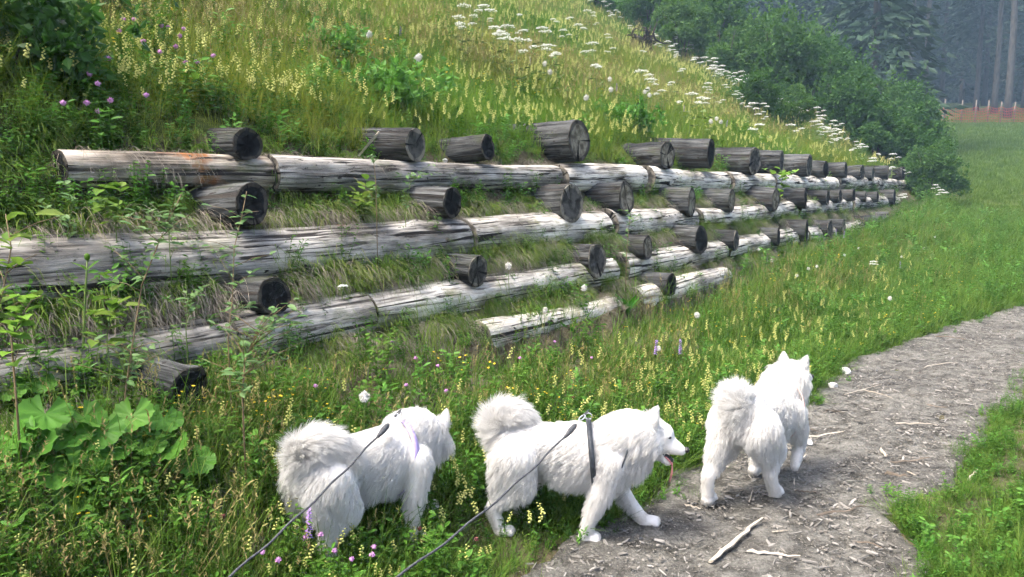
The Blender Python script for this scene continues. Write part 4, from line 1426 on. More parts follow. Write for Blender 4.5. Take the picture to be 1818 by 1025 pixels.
def chip_mesh(seed):
    rg = np.random.default_rng(seed); mb = MB()
    L, W, H = rg.uniform(.02, .07), rg.uniform(.006, .016), rg.uniform(.003, .008)
    V = []
    for x, w in ((-.5, .5), (-.1, 1), (.3, .9), (.5, .3)):
        for y, z in ((-.5, 0), (.5, 0), (.4, 1), (-.4, 1)):
            V.append([x * L, y * W * w + rg.normal(0, .001), z * H + rg.normal(0, .001)])
    F = [(4 * i + k, 4 * i + (k + 1) % 4, 4 * i + 4 + (k + 1) % 4, 4 * i + 4 + k) for i in range(3) for k in range(4)] + [(3, 2, 1, 0), (12, 13, 14, 15)]
    mb.add(V, F); return mb.mesh("chip", [M['chip']], smooth=False)
def pebble_mesh(seed, mat='pebble'):
    rg = np.random.default_rng(seed); mb = MB()
    blob(mb, (0, 0, .003), .011, 0, 5, 8, (1.2, .9, .6))
    mb.v[0] = mb.v[0] + rg.normal(0, .0013, mb.v[0].shape)
    return mb.mesh("pebble", [M[mat]], smooth=False)
lib("chip", [chip_mesh(160 + i) for i in range(7)])
lib("pebble", [pebble_mesh(170 + i) for i in range(4)])

def scatter_tree():
    ng = bpy.data.node_groups.new("scatter", 'GeometryNodeTree')
    ng.interface.new_socket("Geometry", in_out='INPUT', socket_type='NodeSocketGeometry')
    ng.interface.new_socket("Plants", in_out='INPUT', socket_type='NodeSocketCollection')
    ng.interface.new_socket("Geometry", in_out='OUTPUT', socket_type='NodeSocketGeometry')
    n = ng.nodes; l = ng.links
    gi, go = n.new("NodeGroupInput"), n.new("NodeGroupOutput")
    ci = n.new("GeometryNodeCollectionInfo"); ci.inputs["Separate Children"].default_value = True; ci.inputs["Reset Children"].default_value = True
    iop = n.new("GeometryNodeInstanceOnPoints"); iop.inputs["Pick Instance"].default_value = True
    def attr(nm, typ):
        a = n.new("GeometryNodeInputNamedAttribute"); a.data_type = typ; a.inputs[0].default_value = nm
        return next(o for o in a.outputs if o.enabled and o.name == "Attribute")
    e2r = n.new("FunctionNodeEulerToRotation")
    l.new(attr("rot", 'FLOAT_VECTOR'), e2r.inputs[0])
    l.new(gi.outputs[0], iop.inputs["Points"]); l.new(gi.outputs[1], ci.inputs[0])
    l.new(ci.outputs[0], iop.inputs["Instance"])
    l.new(attr("vid", 'INT'), iop.inputs["Instance Index"])
    l.new(e2r.outputs[0], iop.inputs["Rotation"]); l.new(attr("scl", 'FLOAT_VECTOR'), iop.inputs["Scale"])
    l.new(iop.outputs[0], go.inputs[0])
    return ng
SCATTER = scatter_tree()

def scatter(name, kind, P, label, cat, scale=(.7, 1.3), tilt=.18, rotz=None, sz=None, vids=None):
    P = np.asarray(P, float)
    n = len(P)
    col, nv, _ = LIB[kind]
    me = bpy.data.meshes.new(name)
    me.from_pydata(P.tolist(), [], [])
    rot = np.stack([rng.normal(0, tilt, n), rng.normal(0, tilt, n), rng.uniform(0, 6.28, n) if rotz is None else rotz], -1)
    sc = rng.uniform(*scale, n) if sz is None else sz
    sc3 = np.stack([sc, sc, sc * rng.uniform(.8, 1.2, n)], -1)
    me.attributes.new("rot", 'FLOAT_VECTOR', 'POINT').data.foreach_set("vector", rot.reshape(-1).astype(np.float32))
    me.attributes.new("scl", 'FLOAT_VECTOR', 'POINT').data.foreach_set("vector", sc3.reshape(-1).astype(np.float32))
    me.attributes.new("vid", 'INT', 'POINT').data.foreach_set("value", (rng.integers(0, nv, n) if vids is None else vids).astype(np.int32))
    o = bpy.data.objects.new(name, me); C.objects.link(o)
    md = o.modifiers.new("scatter", 'NODES'); md.node_group = SCATTER
    md[SCATTER.interface.items_tree["Plants"].identifier] = col
    tag(o, label, cat, kind="stuff")
    return o

def trod(P):
    """grass trodden down in front of the side-on dog's legs"""
    q = P[:, :2] - (np.array(DOG2['loc'][:2]) + np.array([-.20, -.22]))
    return np.where((np.abs(q[:, 0]) < .38) & (np.abs(q[:, 1]) < .26), .42, 1.0)

def in_view(P, margin=.14):
    u, v, dep = project(P)
    return (dep > .6) & (u > -1818 * margin) & (u < 1818 * (1 + margin)) & (v > -1025 * .25) & (v < 1025 * (1 + margin * 1.4))

def sample_ts(n, t0, t1, s0, s1, dens=None):
    t = rng.uniform(t0, t1, n); s = rng.uniform(s0, s1, n)
    x, y = from_ts(t, s)
    P = np.stack([x, y, zfun(x, y)], -1)
    keep = in_view(P)
    if dens is not None: keep &= rng.random(n) < dens(t, s, P)
    return P[keep], t[keep], s[keep]

def patch_noise(P, f=1.0, ph=0.0):
    x, y = P[:, 0] * f, P[:, 1] * f
    return .5 + .25 * (np.sin(1.3 * x + ph) * np.cos(1.1 * y - ph) + np.sin(2.7 * x - 1.9 * y + ph))

def fall(P, d0=5.0, p=1.1):
    d = np.linalg.norm(P - np.array([0, 0, CAM_Z]), axis=1)
    return np.clip((d0 / d) ** p, 0, 1), d

def off_headers(t, s, P):
    ok = np.ones(len(P), bool)
    for (ht, hs, hz, hr, _) in HEADERS:
        ok &= ~((np.abs(t - ht) < hr * .95) & (s > hs - .95) & (s < hs + .03) & (P[:, 2] < hz + hr))
    return ok

# --- hillside above the wall
P, t, s = sample_ts(190000, -1.5, 40, -28, -.50, lambda t, s, P: fall(P, 6)[0] * (.75 + .25 * patch_noise(P, .8)))
ok = off_headers(t, s, P); P, t, s = P[ok], t[ok], s[ok]
f, d = fall(P)
scatter("meadow_grass", "grass", P, "tall mixed grass covering the steep hillside above the logs", "grass", sz=rng.uniform(.65, 1.15, len(P)) * np.clip(.9 + d * .016, 1, 1.5) * np.where(s > -.8, .7, 1))
P, t, s = sample_ts(60000, -1.5, 32, -22, -.8, lambda t, s, P: fall(P, 6)[0] * np.clip(patch_noise(P, .55, 1.) * 1.5 - .35, 0.05, 1))
f, d = fall(P)
scatter("ripe_stalks", "stalk", P, "brownish flowering grass stalks on the hillside", "grass", sz=rng.uniform(.6, 1.0, len(P)) * np.clip(.9 + d * .014, 1, 1.5) * np.where(s > -1.3, .6, 1))
P, t, s = sample_ts(52000, -1.5, 30, -20, -.45, lambda t, s, P: fall(P, 5)[0] * np.clip((1.25 - t * .09), .14, 1) * (.4 + .6 * patch_noise(P, 1.1, 2.)))
ok = off_headers(t, s, P); P, t, s = P[ok], t[ok], s[ok]
f, d = fall(P)
scatter("hillside_herbs", "herb", P, "leafy herbs and clover growing through the hillside grass", "plants", sz=rng.uniform(.7, 1.4, len(P)) * np.clip(.9 + d * .02, 1, 1.6))
P, t, s = sample_ts(85000, -1.5, 28, -18, -.6, lambda t, s, P: fall(P, 6)[0] * np.clip(patch_noise(P, .7, 4.) * 1.6 - .3, .04, 1) * sstep(-.5, 2.5, t))
f, d = fall(P)
dsort = np.argsort(d)
RAT_HILL = P[dsort]
scatter("yellow_rattle_mass", "rattle", P[dsort][150:], "pale yellow flower spikes massed over the hillside", "flowers", sz=rng.uniform(.7, 1.2, max(len(P) - 150, 0)) * np.clip(.85 + d[dsort][150:] * .02, 1, 1.4))
P, t, s = sample_ts(9000, -1, 26, -14, -.6, lambda t, s, P: fall(P, 6)[0] * np.clip(patch_noise(P, .9, 6.) * 2 - 1.0, 0.02, 1))
scatter("hillside_buttercups", "yellow", P, "small yellow flowers dotted through the hillside grass", "flowers", scale=(.8, 1.2))

# --- terraces of the wall: withered grass hanging over the logs, green tufts between
PT, RT, ST = [], [], []
PD, RD, SD_ = [], [], []
PH = []
nang = math.atan2(N[1], N[0])
for r_i in range(4):
    s_r, z_r = ROW_S[r_i], ROW_Z[r_i]
    n = 2000
    t_lo = t_at_u(150, s_r, z_r) if r_i == 0 else -1.2
    t = t_lo + (26.3 - t_lo) * rng.random(n) ** 1.5
    for tt in t:
        ss = s_r - rng.uniform(.03, .14)
        x, y = from_ts(tt, ss)
        z = max(float(zfun(x, y)), z_r + .045)
        k = .5 + .5 * math.sin(tt * 1.9 + r_i * 2.1) * math.cos(tt * .83 + r_i)
        if rng.random() < (.25 + .6 * k) * (1.3 if r_i == 0 else 1):
            PT.append((x, y, z)); RT.append(nang + rng.normal(0, .35)); ST.append(rng.uniform(.55, 1.15))
    n2 = 3900
    t = -1.2 + 27.5 * rng.random(n2) ** 1.5
    for tt in t:
        ss = s_r - rng.uniform(.06, .24)
        x, y = from_ts(tt, ss)
        z = float(zfun(x, y))
        k = .5 + .5 * math.sin(tt * 2.3 + r_i * 1.3 + .7) * math.cos(tt * 1.1 + r_i * 2)
        if rng.random() < (.2 + .8 * k) * (.3 if r_i == 0 and tt > t_lo else 1):
            PD.append((x, y, z)); RD.append(nang + rng.normal(0, .6)); SD_.append(rng.uniform(.5, 1.15))
        if rng.random() < (.5 if tt < 5 else .12):
            PH.append((x, y, z - .01))
def clear_h(L, *more):
    A_ = np.array(L); tt, ss = to_ts(A_[:, 0], A_[:, 1])
    ok = off_headers(tt, ss, A_) & in_view(A_)
    return [A_[ok]] + [np.array(m)[ok] for m in more]
a, b, c = clear_h(PT, RT, ST)
scatter("withered_grass", "thatch", a, "withered grey grass hanging over the wall's logs", "grass", rotz=b, sz=c, tilt=.1)
a, b, c = clear_h(PD, RD, SD_)
scatter("terrace_grass", "drape", a, "green grass tufts arching out between the log rows", "grass", rotz=b, sz=c * np.clip(1.05 - .016 * np.linalg.norm(a, axis=1), .6, 1), tilt=.12)
a, = clear_h(PH)
scatter("terrace_herbs", "herb", a, "small leafy weeds between the log rows", "plants", scale=(.5, .95))

# --- bank between the wall and the path
def bank_d(t, s, P):
    return fall(P, 4)[0] * (~in_path(P[:, 0], P[:, 1])) * np.where((s < 1.0) & (t > 5.2) & (t < 10), .32, 1) * np.where((s < .8) & (t >= 10), .5, 1)
P, t, s = sample_ts(52000, -1.8, 27, .52, 4.2, lambda t, s, P: bank_d(t, s, P) * (.5 + .5 * patch_noise(P, 1.7)) * np.where(s > 2.2, (P[:, 1] > 7), 1))
f, d = fall(P)
scatter("bank_grass", "lush", P, "fresh grass on the bank between the log wall and the path", "grass", sz=rng.uniform(.6, 1.45, len(P)) * np.clip(.85 + d * .03, 1, 1.5) * trod(P))
P, t, s = sample_ts(25000, -1.8, 27, .50, 3.4, lambda t, s, P: bank_d(t, s, P) * (.35 + .65 * patch_noise(P, 1.3, 3.)) * np.where(s > 2.2, (P[:, 1] > 7), 1))
f, d = fall(P)
scatter("bank_herbs", "herb", P, "leafy herbs and vetch on the bank beside the path", "plants", sz=rng.uniform(.55, 1.1, len(P)) * np.clip(.85 + d * .03, 1, 1.5) * trod(P))
P, t, s = sample_ts(7000, -1.8, 22, .55, 2.4, lambda t, s, P: bank_d(t, s, P) * .7 * np.clip(patch_noise(P, 1.1, 5.) * 1.5 - .4, .08, 1) * (trod(P) > .9))
scatter("bank_stalks", "stalk", P, "thin flowering grass stalks standing on the bank", "grass", scale=(.4, .85))
P, t, s = sample_ts(3800, -1.8, 22, .6, 2.6, lambda t, s, P: bank_d(t, s, P) * np.clip(patch_noise(P, 1.2, 7.) * 2 - .75, .03, 1))
P = P[(np.linalg.norm(P[:, :2], axis=1) > 3.3) | (rng.random(len(P)) < .2)]
scatter("bank_buttercups", "yellow", P, "small yellow flowers sprinkled over the bank", "flowers", scale=(.5, .85))
P, t, s = sample_ts(4500, -1.8, 18, .7, 2.3, lambda t, s, P: bank_d(t, s, P) * np.clip(patch_noise(P, 1.0, 9.) * 1.6 - .5, .03, 1))
d = np.linalg.norm(P, axis=1); P = P[np.argsort(d)]
RAT_BANK = P
scatter("bank_rattle", "rattle", P[150:], "pale yellow flower spikes scattered over the bank", "flowers", scale=(.6, 1.0))
# withered litter at the wall's foot
P, t, s = sample_ts(5000, -1.8, 14, .5, 1.25, lambda t, s, P: bank_d(t, s, P) * np.clip(patch_noise(P, 1.5, 11.) * 1.5 - .35, .05, 1))
scatter("withered_litter", "thatch", P, "withered grass lying at the foot of the log wall", "grass", scale=(.5, .9), tilt=.4)

# --- right of the path and the mown field
P, t, s = sample_ts(42000, -1, 11, 2.6, 6.5, lambda t, s, P: (~in_path(P[:, 0], P[:, 1])) * (P[:, 0] > 0) * np.clip(patch_noise(P, 2.1, .5) * 2.4 - .2, .12, 1) * (P[:, 1] < 9))
u, v, dep = project(P)
ok = (u > 1500) & (s > 2.6) & (rng.random(len(P)) < np.clip(.25 + (v - 800) / 130, .3, 1)) & (rng.random(len(P)) < np.where(v < 885, np.clip(patch_noise(P, 3.3, 2.) * 3 - 1.2, 0, 1), np.clip(patch_noise(P, 2.6, 2.) * 3 - .5, .25, 1)))
nearc = np.clip((v[ok] - 640) / 300, .25, 1)
scatter("verge_grass", "lush", P[ok], "lush grass at the path's edge in the near corner", "grass", sz=rng.uniform(.4, 1.0, ok.sum()) * (.25 + .6 * nearc))
P2 = P[ok][rng.random(ok.sum()) < .35]
scatter("verge_herbs", "herb", P2, "low weeds at the edge of the path in the near corner", "plants", scale=(.4, .75))
# weeds that creep over the path's edges
n = 9000
i = rng.integers(0, 330, n); sd_ = rng.random(n) < .5
xy = np.where(sd_[:, None], LQ[i], RQ[i]) + N[None, :] * np.where(sd_, -1, 1)[:, None] * rng.normal(.03, .07, n)[:, None] + rng.normal(0, .03, (n, 2))
P = np.stack([xy[:, 0], xy[:, 1], zfun(xy[:, 0], xy[:, 1])], -1)
P = P[in_view(P) & (rng.random(n) < np.clip(patch_noise(P, 3.1, 5.) * 2.4 - .6, .05, 1))]
cut = len(P) // 2
scatter("edge_grass", "lush", P[:cut], "grass tufts creeping over the path's ragged edges", "grass", scale=(.25, .6), tilt=.3)
scatter("edge_weeds", "herb", P[cut:], "low weeds creeping over the path's ragged edges", "plants", scale=(.25, .5), tilt=.3)
P, t, s = sample_ts(15000, 0, 12, 2.9, 9, lambda t, s, P: (~in_path(P[:, 0], P[:, 1])) * (P[:, 1] < 9) * np.clip(patch_noise(P, 1.9, 8.) * 2.4 - .6, .1, 1) * (P[:, 0] > .8))
scatter("verge_turf", "short", P, "short patchy turf right of the path", "grass", scale=(.3, .7))
P, t, s = sample_ts(150000, 6, 82, -4, 24, lambda t, s, P: fall(P, 18, 1.2)[0] * (~in_path(P[:, 0], P[:, 1])) * ((P[:, 1] > 8)) * ((s > .9) | (t > 30)))
f, d = fall(P)
scatter("field_grass", "short", P, "short grass of the sloping field beyond the path", "grass", sz=rng.uniform(.7, 1.3, len(P)) * np.clip(d / 14, .8, 3.2), tilt=.1)

# --- litter on the path
n = 46000
i = rng.integers(0, 300, n); w_ = rng.uniform(.01, .99, n)
xy = LQ[i] * (1 - w_)[:, None] + RQ[i] * w_[:, None] + rng.normal(0, .04, (n, 2))
P = np.stack([xy[:, 0], xy[:, 1], path_z(xy[:, 0], xy[:, 1]) + .004], -1)
ok = in_view(P, .05) & in_path(P[:, 0], P[:, 1]); P = P[ok]
pk = rng.random(len(P)) < np.clip(.25 + .55 * patch_noise(P, 2.4, 1.), .1, .8)
P = P[pk]; half = rng.random(len(P)) < .75
ang = math.atan2(D[1], D[0])
scatter("bark_litter", "chip", P[half], "chips of bark and wood strewn over the path", "litter", sz=.18 + .95 * rng.random(half.sum()) ** 2.6, tilt=.2)
scatter("path_pebbles", "pebble", P[~half], "small pebbles lying on the path", "gravel", sz=.2 + .7 * rng.random((~half).sum()) ** 2.5)

# ------------------------------------------------------------------ single plants one can point to
def put(name, me, loc, label, cat, group=None, scale=1.0, rotz=None, tilt=(0, 0)):
    o = bpy.data.objects.new(name, me); C.objects.link(o)
    o.location = loc
    o.rotation_euler = (tilt[0], tilt[1], random.uniform(0, 6.28) if rotz is None else rotz)
    o.scale = (scale,) * 3
    tag(o, label, cat, group)
    return o

def at_head(u, v, h):
    return hit(u, v, h)

# yellow rattle nearest to the camera
for i, p in enumerate(RAT_HILL[:150]):
    put("yellow_rattle", RATTLES[i % 4], p, "pale yellow flower spike on the slope close above the top log", "flower", "flower spikes just above the log wall", random.uniform(.8, 1.2), None, (random.gauss(0, .12), random.gauss(0, .12)))
for i, p in enumerate(RAT_BANK[:150]):
    put("yellow_rattle", RATTLES[i % 4], p, "pale yellow flower spike on the bank around the dogs", "flower", "flower spikes around the dogs", random.uniform(.45, .8), None, (random.gauss(0, .15), random.gauss(0, .15)))

# white umbels
UMB = [(868, 32), (875, 46), (905, 45), (930, 52), (890, 60), (915, 68), (940, 70), (958, 48), (812, 28), (822, 40), (855, 8), (820, 8), (925, 25), (980, 33), (1000, 52), (1015, 30), (1025, 42),
       (1040, 18), (1060, 40), (1080, 60), (1055, 75), (1100, 30), (1120, 45), (1090, 85), (1140, 90), (1160, 60), (970, 80), (990, 95), (1210, 122), (1135, 125), (1190, 145), (1175, 160), (1150, 140),
       (1060, 115), (1250, 172), (1225, 165), (1212, 85), (1180, 12), (1150, 5), (1200, 20), (1240, 30), (1228, 45), (1265, 68), (1275, 60), (1290, 52)]
ru = random.Random(4)
BAND = []
for _ in range(75):                                     # the band along the hedge
    BAND.append(slope_at(ru.uniform(1265, 1500), ru.gauss(24.6, .8)))
for _ in range(25):
    BAND.append(slope_at(ru.uniform(1040, 1280), ru.gauss(25.2, 1.2)))
for _ in range(16):
    BAND.append(slope_at(ru.uniform(1500, 1690), ru.gauss(25.2, .8)))
for _ in range(22):
    k = ru.random()
    UMB.append((1230 + 230 * k + ru.gauss(0, 22), 150 + 55 * k + ru.gauss(0, 18)))
UMB += [(1505, 212), (1520, 218), (1490, 222), (1545, 205), (1530, 226), (1575, 228), (1620, 230), (1602, 240), (1560, 232), (1640, 268), (1655, 272), (1672, 282), (1650, 310), (1690, 300), (1605, 252), (1585, 262), (1475, 190), (1460, 135), (1470, 142), (1452, 128)]
for i, (u, v) in enumerate(UMB):
    j = i % 3
    sc = ru.uniform(.8, 1.2)
    put("white_umbel", UMBELS[j], at_head(u, v, (.5 + .09 * j) * sc), "white flower umbel standing above the grass of the upper slope", "flower", "white umbels on the upper slope", sc)
for i, p in enumerate(BAND):
    put("white_umbel", UMBELS[i % 3], p, "white flower umbel standing above the grass of the upper slope", "flower", "white umbels on the upper slope", ru.uniform(.8, 1.25))
put("white_umbel", UMBELS[0], at_head(606, 522, .2), "small cream umbel hanging over the log below the terrace", "flower", None, .5)
put("white_umbel", UMBELS[1], at_head(1553, 478, .3), "single white umbel in the middle of the bank far from the logs", "flower", None, .7)

# dandelion clocks
for (u, v, lab) in [(858, 480, "white seed ball in front of the dark log end, left of its pair"), (903, 487, "white seed ball beside the log end, right of its pair"), (646, 727, "white seed ball between the wall and the dog in the grass"),
                    (1036, 525, "white seed ball below the grey cut log end"), (1238, 572, "white seed ball alone above the dog on the path"), (1580, 539, "white seed ball on the bank near the bend of the path"),
                    (1286, 490, "white seed ball just under the row of dark log ends")]:
    put("dandelion_clock", CLOCKS[1], at_head(u, v, .30), lab, "flower", "white seed balls", .95)
for (u, v) in [(955, 562), (975, 562), (968, 548), (985, 566), (1170, 617), (1415, 488), (1450, 472), (1500, 452), (1525, 440), (1348, 442), (1370, 462), (1436, 476), (1660, 420), (1600, 455), (1640, 440)]:
    put("dandelion_clock", CLOCKS[0], at_head(u, v, .26), "small white seed ball or daisy on the bank below the logs", "flower", "small white seed balls on the bank", .85)
for (u, v) in [(968, 133), (977, 148), (1145, 180), (1153, 186), (1262, 232), (1272, 226), (1280, 232), (1083, 158), (1085, 178), (885, 75), (1150, 175), (740, 132), (745, 128), (655, 87), (1040, 195)]:
    put("dandelion_clock", CLOCKS[1], at_head(u, v, .34), "white seed ball on the slope above the top logs", "flower", "white seed balls on the slope", 1.25)

# clover and violet spikes
for (u, v) in [(120, 198), (155, 198), (175, 211), (195, 193), (225, 47), (243, 46), (155, 35), (212, 68), (285, 58), (295, 60), (330, 62), (318, 76), (140, 65), (120, 82), (143, 86), (290, 105), (355, 123), (327, 124), (163, 145),
               (180, 163), (258, 182), (115, 25), (113, 40), (200, 118), (310, 95), (375, 110), (250, 85)]:
    put("clover_flower", CLOVERS[0], at_head(u, v, .22), "pink clover head among the dark herbs at the hillside's near end", "flower", "pink clover on the near hillside", 1.15)
for (u, v) in [(600, 985), (655, 993), (668, 980), (625, 1003), (545, 960), (575, 955), (490, 1000), (470, 990), (720, 690), (780, 655), (920, 640), (985, 610), (700, 610), (740, 640), (1050, 640), (790, 700), (560, 690), (745, 865)]:
    put("clover_flower", CLOVERS[1], at_head(u, v, .2), "pink clover head on the bank around and behind the dogs", "flower", "pink clover on the bank", .75)
for (u, v) in [(605, 905), (850, 950), (1015, 700), (395, 905), (740, 930), (1330, 610), (1180, 640)]:
    put("clover_flower", CLOVERS[2], at_head(u, v, .2), "withered brown clover head on the bank", "flower", "withered clover on the bank", .7)
put("violet_orchid", SPIKES[1], at_head(543, 893, .36), "tall violet orchid spike in front of the dog in the grass", "flower", None, .8, 0.0)
for (u, v, lab) in [(1163, 607, "violet flower spike on the bank, beside a white seed ball"), (1208, 607, "violet flower spike a hand's width right of another on the bank"), (1600, 465, "pale violet spike on the far bank near the field"),
                    (1485, 408, "violet blue spike in front of the far log ends, left of its twin"), (1498, 412, "violet blue spike in front of the far log ends, right of its twin"), (1216, 188, "violet spike on the slope above the mid wall"),
                    (940, 103, "violet spike beside white flowers high on the slope"), (1290, 215, "violet spike beside three white seed balls"), (1095, 150, "violet spike among white seed balls on the upper slope"), (710, 48, "dark violet spike alone on the upper slope")]:
    put("violet_spike", SPIKES[0], at_head(u, v, .33), lab, "flower", "violet spikes", 1.0)

# ------------------------------------------------------------------ leafy shoots
def leaf_mesh(name, L, W, mat, curl=.25):
    mb = MB(); leaf(mb, np.zeros(3), np.array([1.0, 0, 0]), L, W, 0, 0.0, random, curl)
    return mb.mesh(name, [mat])
WL = [leaf_mesh("leaf", L, W, M['willow']) for L, W in ((.055, .022), (.045, .022), (.036, .019))]
ML = [leaf_mesh("leaf", .055, .05, M['maple']), leaf_mesh("leaf", .045, .04, M['maple'])]
BL = [leaf_mesh("leaf", .085, .045, M['lush']), leaf_mesh("leaf", .065, .036, M['lush'])]

def shoot(name, pts, Y0, Y1, n, label, leaves, side=.05, r=.004, stem='twig', branches=0, cat="shrub", seed=0, spread=1.0):
    """stem along pixels pts (bottom first) at depths Y0..Y1, each leaf a piece of its own"""
    rg = random.Random(seed)
    P = [at_depth(u, v, Y0 + (Y1 - Y0) * i / (len(pts) - 1)) for i, (u, v) in enumerate(pts)]
    base = P[0].copy(); g = float(zfun(base[0], base[1]))
    foot = np.array([base[0], base[1], min(g, base[2]) - .02])
    if base[2] > g: P = [foot] + P
    root = empty(name, foot)
    tag(root, label, cat)
    P = [p - foot for p in P]
    mb = MB(); tube(mb, P, [r * (1 - .7 * i / len(P)) for i in range(len(P))], 6); mb.build("stem", M[stem], root)
    lines = [P]
    for b in range(branches):
        k = rg.uniform(.2, .85) * (len(P) - 1); i = int(k); q = P[i] + (P[min(i + 1, len(P) - 1)] - P[i]) * (k - i)
        a = rg.uniform(0, 6.28); L = rg.uniform(.08, .2) * spread
        e = q + np.array([math.cos(a) * L, math.sin(a) * L, L * rg.uniform(.2, .9)])
        mb = MB(); tube(mb, [q, (q + e) / 2 + np.array([0, 0, .01]), e], [r * .5, r * .4, r * .2], 5); mb.build("twig", M[stem], root)
        lines.append([q, (q + e) / 2, e])
    tot = [sum(np.linalg.norm(l[i + 1] - l[i]) for i in range(len(l) - 1)) for l in lines]
    for j in range(n):
        li = rg.choices(range(len(lines)), tot)[0]
        l = lines[li]
        k = (rg.uniform(.22, 1) if li == 0 else rg.uniform(.15, 1)) * (len(l) - 1) * .999; i = int(k)
        q = l[i] + (l[i + 1] - l[i]) * (k - i)
        a = rg.uniform(0, 6.28)
        d = np.array([math.cos(a), math.sin(a), rg.uniform(-.1, .9)]); d /= np.linalg.norm(d)
        o = bpy.data.objects.new("leaf", rg.choice(leaves)); C.objects.link(o); o.parent = root
        x, y, _ = frame_of(d)
        up = np.cross(d, x)
        rot = Matrix(((d[0], x[0], up[0]), (d[1], x[1], up[1]), (d[2], x[2], up[2]))).to_4x4()
        o.matrix_local = Matrix.Translation(Vector(q)) @ rot @ Matrix.Rotation(rg.uniform(-.5, .5), 4, 'X') @ Matrix.Scale(rg.uniform(.75, 1.2), 4)
    return root

shoot("willow_shoot", [(222, 700), (232, 632), (252, 506), (282, 430), (305, 380), (322, 345)], 2.95, 3.15, 120, "tallest leafy willow shoot in front of the logs, with a reddish stem", WL, branches=16, seed=1)
shoot("willow_shoot", [(405, 600), (412, 540), (416, 440), (428, 390), (438, 340)], 3.3, 3.45, 64, "slender willow shoot before the dark log end with pale top leaves", WL, branches=9, seed=2, r=.003)
shoot("willow_shoot", [(430, 700), (435, 640), (450, 600), (470, 560)], 3.0, 3.1, 130, "low bushy willow with grey green leaves under the dark log end", WL, branches=22, seed=3, spread=1.2)
shoot("willow_shoot", [(668, 352), (667, 320), (664, 292), (660, 275)], 4.9, 4.95, 26, "small fresh shoot in front of the top log below the wood splinter", WL, branches=2, seed=4, r=.003)
shoot("willow_shoot", [(1112, 455), (1115, 420), (1118, 390), (1135, 360)], 7.0, 7.0, 46, "leafy twig hanging before the pale log ends in mid wall", WL, branches=6, seed=5, r=.004)
shoot("maple_seedling", [(1385, 345), (1388, 322), (1392, 300)], 12.2, 12.2, 34, "bright yellow green maple seedling on the far logs", [bpy.data.meshes.new_from_object(bpy.data.objects.new("t", m)) if False else m for m in ML], branches=6, seed=6, r=.006, spread=1.9)
for o in bpy.data.objects:
    if o.name.startswith("leaf") and o.parent and o.parent.name.startswith("maple"):
        o.scale = (2.2, 2.2, 2.2)
shoot("bramble_shoot", [(-30, 620), (5, 520), (20, 440), (10, 380)], 2.75, 2.85, 34, "broad leaved bramble shoot at the photo's left edge before the logs", BL, branches=7, seed=7, spread=1.0)
shoot("bramble_shoot", [(20, 600), (40, 560), (55, 535), (75, 525)], 2.6, 2.65, 26, "yellowish leafy twig low before the second log at the left edge", ML, branches=5, seed=8, spread=.6)
for (u, v, Y, lab, sd) in [(300, 395, 3.75, "leafy weed on the second log, right of the tall willow shoot", 11), (205, 370, 3.7, "leafy weed on the terrace left of the tall willow shoot", 12), (120, 390, 3.55, "leafy weed on the terrace near the log's hollow end", 13), (640, 360, 5.1, "green weed on the terrace left of a blackened log end", 14), (720, 350, 5.3, "dark green weed right beside a blackened log end", 15),
                           (190, 570, 3.2, "leafy weed under the second log at left", 16), (330, 560, 3.45, "ivy-like weed under the second log by a dark log end", 17), (345, 210, 5.0, "broad leaved weed on the slope behind the first top log end", 18), (200, 250, 4.6, "light green weed right behind the top log's hollow end", 19)]:
    shoot("leafy_weed", [(u, v + 22), (u + 4, v), (u + 9, v - 25), (u + 12, v - 45)], Y, Y, 34, lab, WL if sd % 2 else BL, branches=6, seed=sd, r=.0025, stem='stem', cat="plant", spread=.9)

# thistle
def thistle():
    base = hit(150, 690); P = [at_depth(148, 640, base[1]), at_depth(150, 560, base[1]), at_depth(153, 500, base[1]), at_depth(155, 460, base[1])]
    root = empty("thistle", base); tag(root, "single thistle with a pale stem before the logs", "plant")
    P = [np.zeros(3)] + [p - base for p in P]
    mb = MB(); tube(mb, P, [.006, .006, .005, .004, .003], 6); mb.build("stem", M['stem'], root)
    lm = leaf_mesh("leaf", .075, .014, M['herb'])
    for j in range(26):
        k = random.uniform(.3, 3.95); i = int(k); q = P[i] + (P[i + 1] - P[i]) * (k - i); a = random.uniform(0, 6.28)
        o = bpy.data.objects.new("leaf", lm); C.objects.link(o); o.parent = root
        o.location = q; o.rotation_euler = (random.uniform(-.5, .5), random.uniform(-.8, -.1), a); o.scale = (random.uniform(.5, 1.1),) * 3
    mb = MB(); blob(mb, P[-1] + np.array([0, 0, .008]), .012, 0, 6, 8, (1, 1, 1.3)); mb.build("flower_bud", M['herb'], root)
thistle()

# ------------------------------------------------------------------ big-leaved plants in the near corner
def round_leaf(R, seed, mat, teeth=26, cup=.25):
    """heart-shaped toothed leaf, attached at its notch, veins folded in; lies in local XY pointing to +X"""
    rg = np.random.default_rng(seed); mb = MB()
    V = [np.array([0, 0, 0.0])]
    na = 44
    for ring, f in enumerate((.35, .7, 1.0)):
        for k in range(na):
            th = -2.75 + 5.5 * k / (na - 1)
            r = R * f * (1 + .12 * math.cos(th)) * (1 + (.055 * math.sin(teeth * th) if ring == 2 else 0)) * (1 + .05 * math.sin(3 * th + seed))
            z = cup * R * f * f * (.5 + .3 * math.sin(2 * th + seed)) + .07 * R * f * math.cos(9 * th) + rg.normal(0, .006 * R)
            V.append(np.array([r * math.cos(th), r * math.sin(th), z]))
    F = [(0, 1 + k, 2 + k) for k in range(na - 1)]
    for ring in range(2):
        for k in range(na - 1):
            a = 1 + ring * na + k
            F.append((a, a + na, a + na + 1, a + 1))
    mb.add(V, F); return mb.mesh("leaf", [mat])
RL = [round_leaf(.09, i, M['bigleaf'], cup=.2 + .12 * i) for i in range(4)]
LONG = []
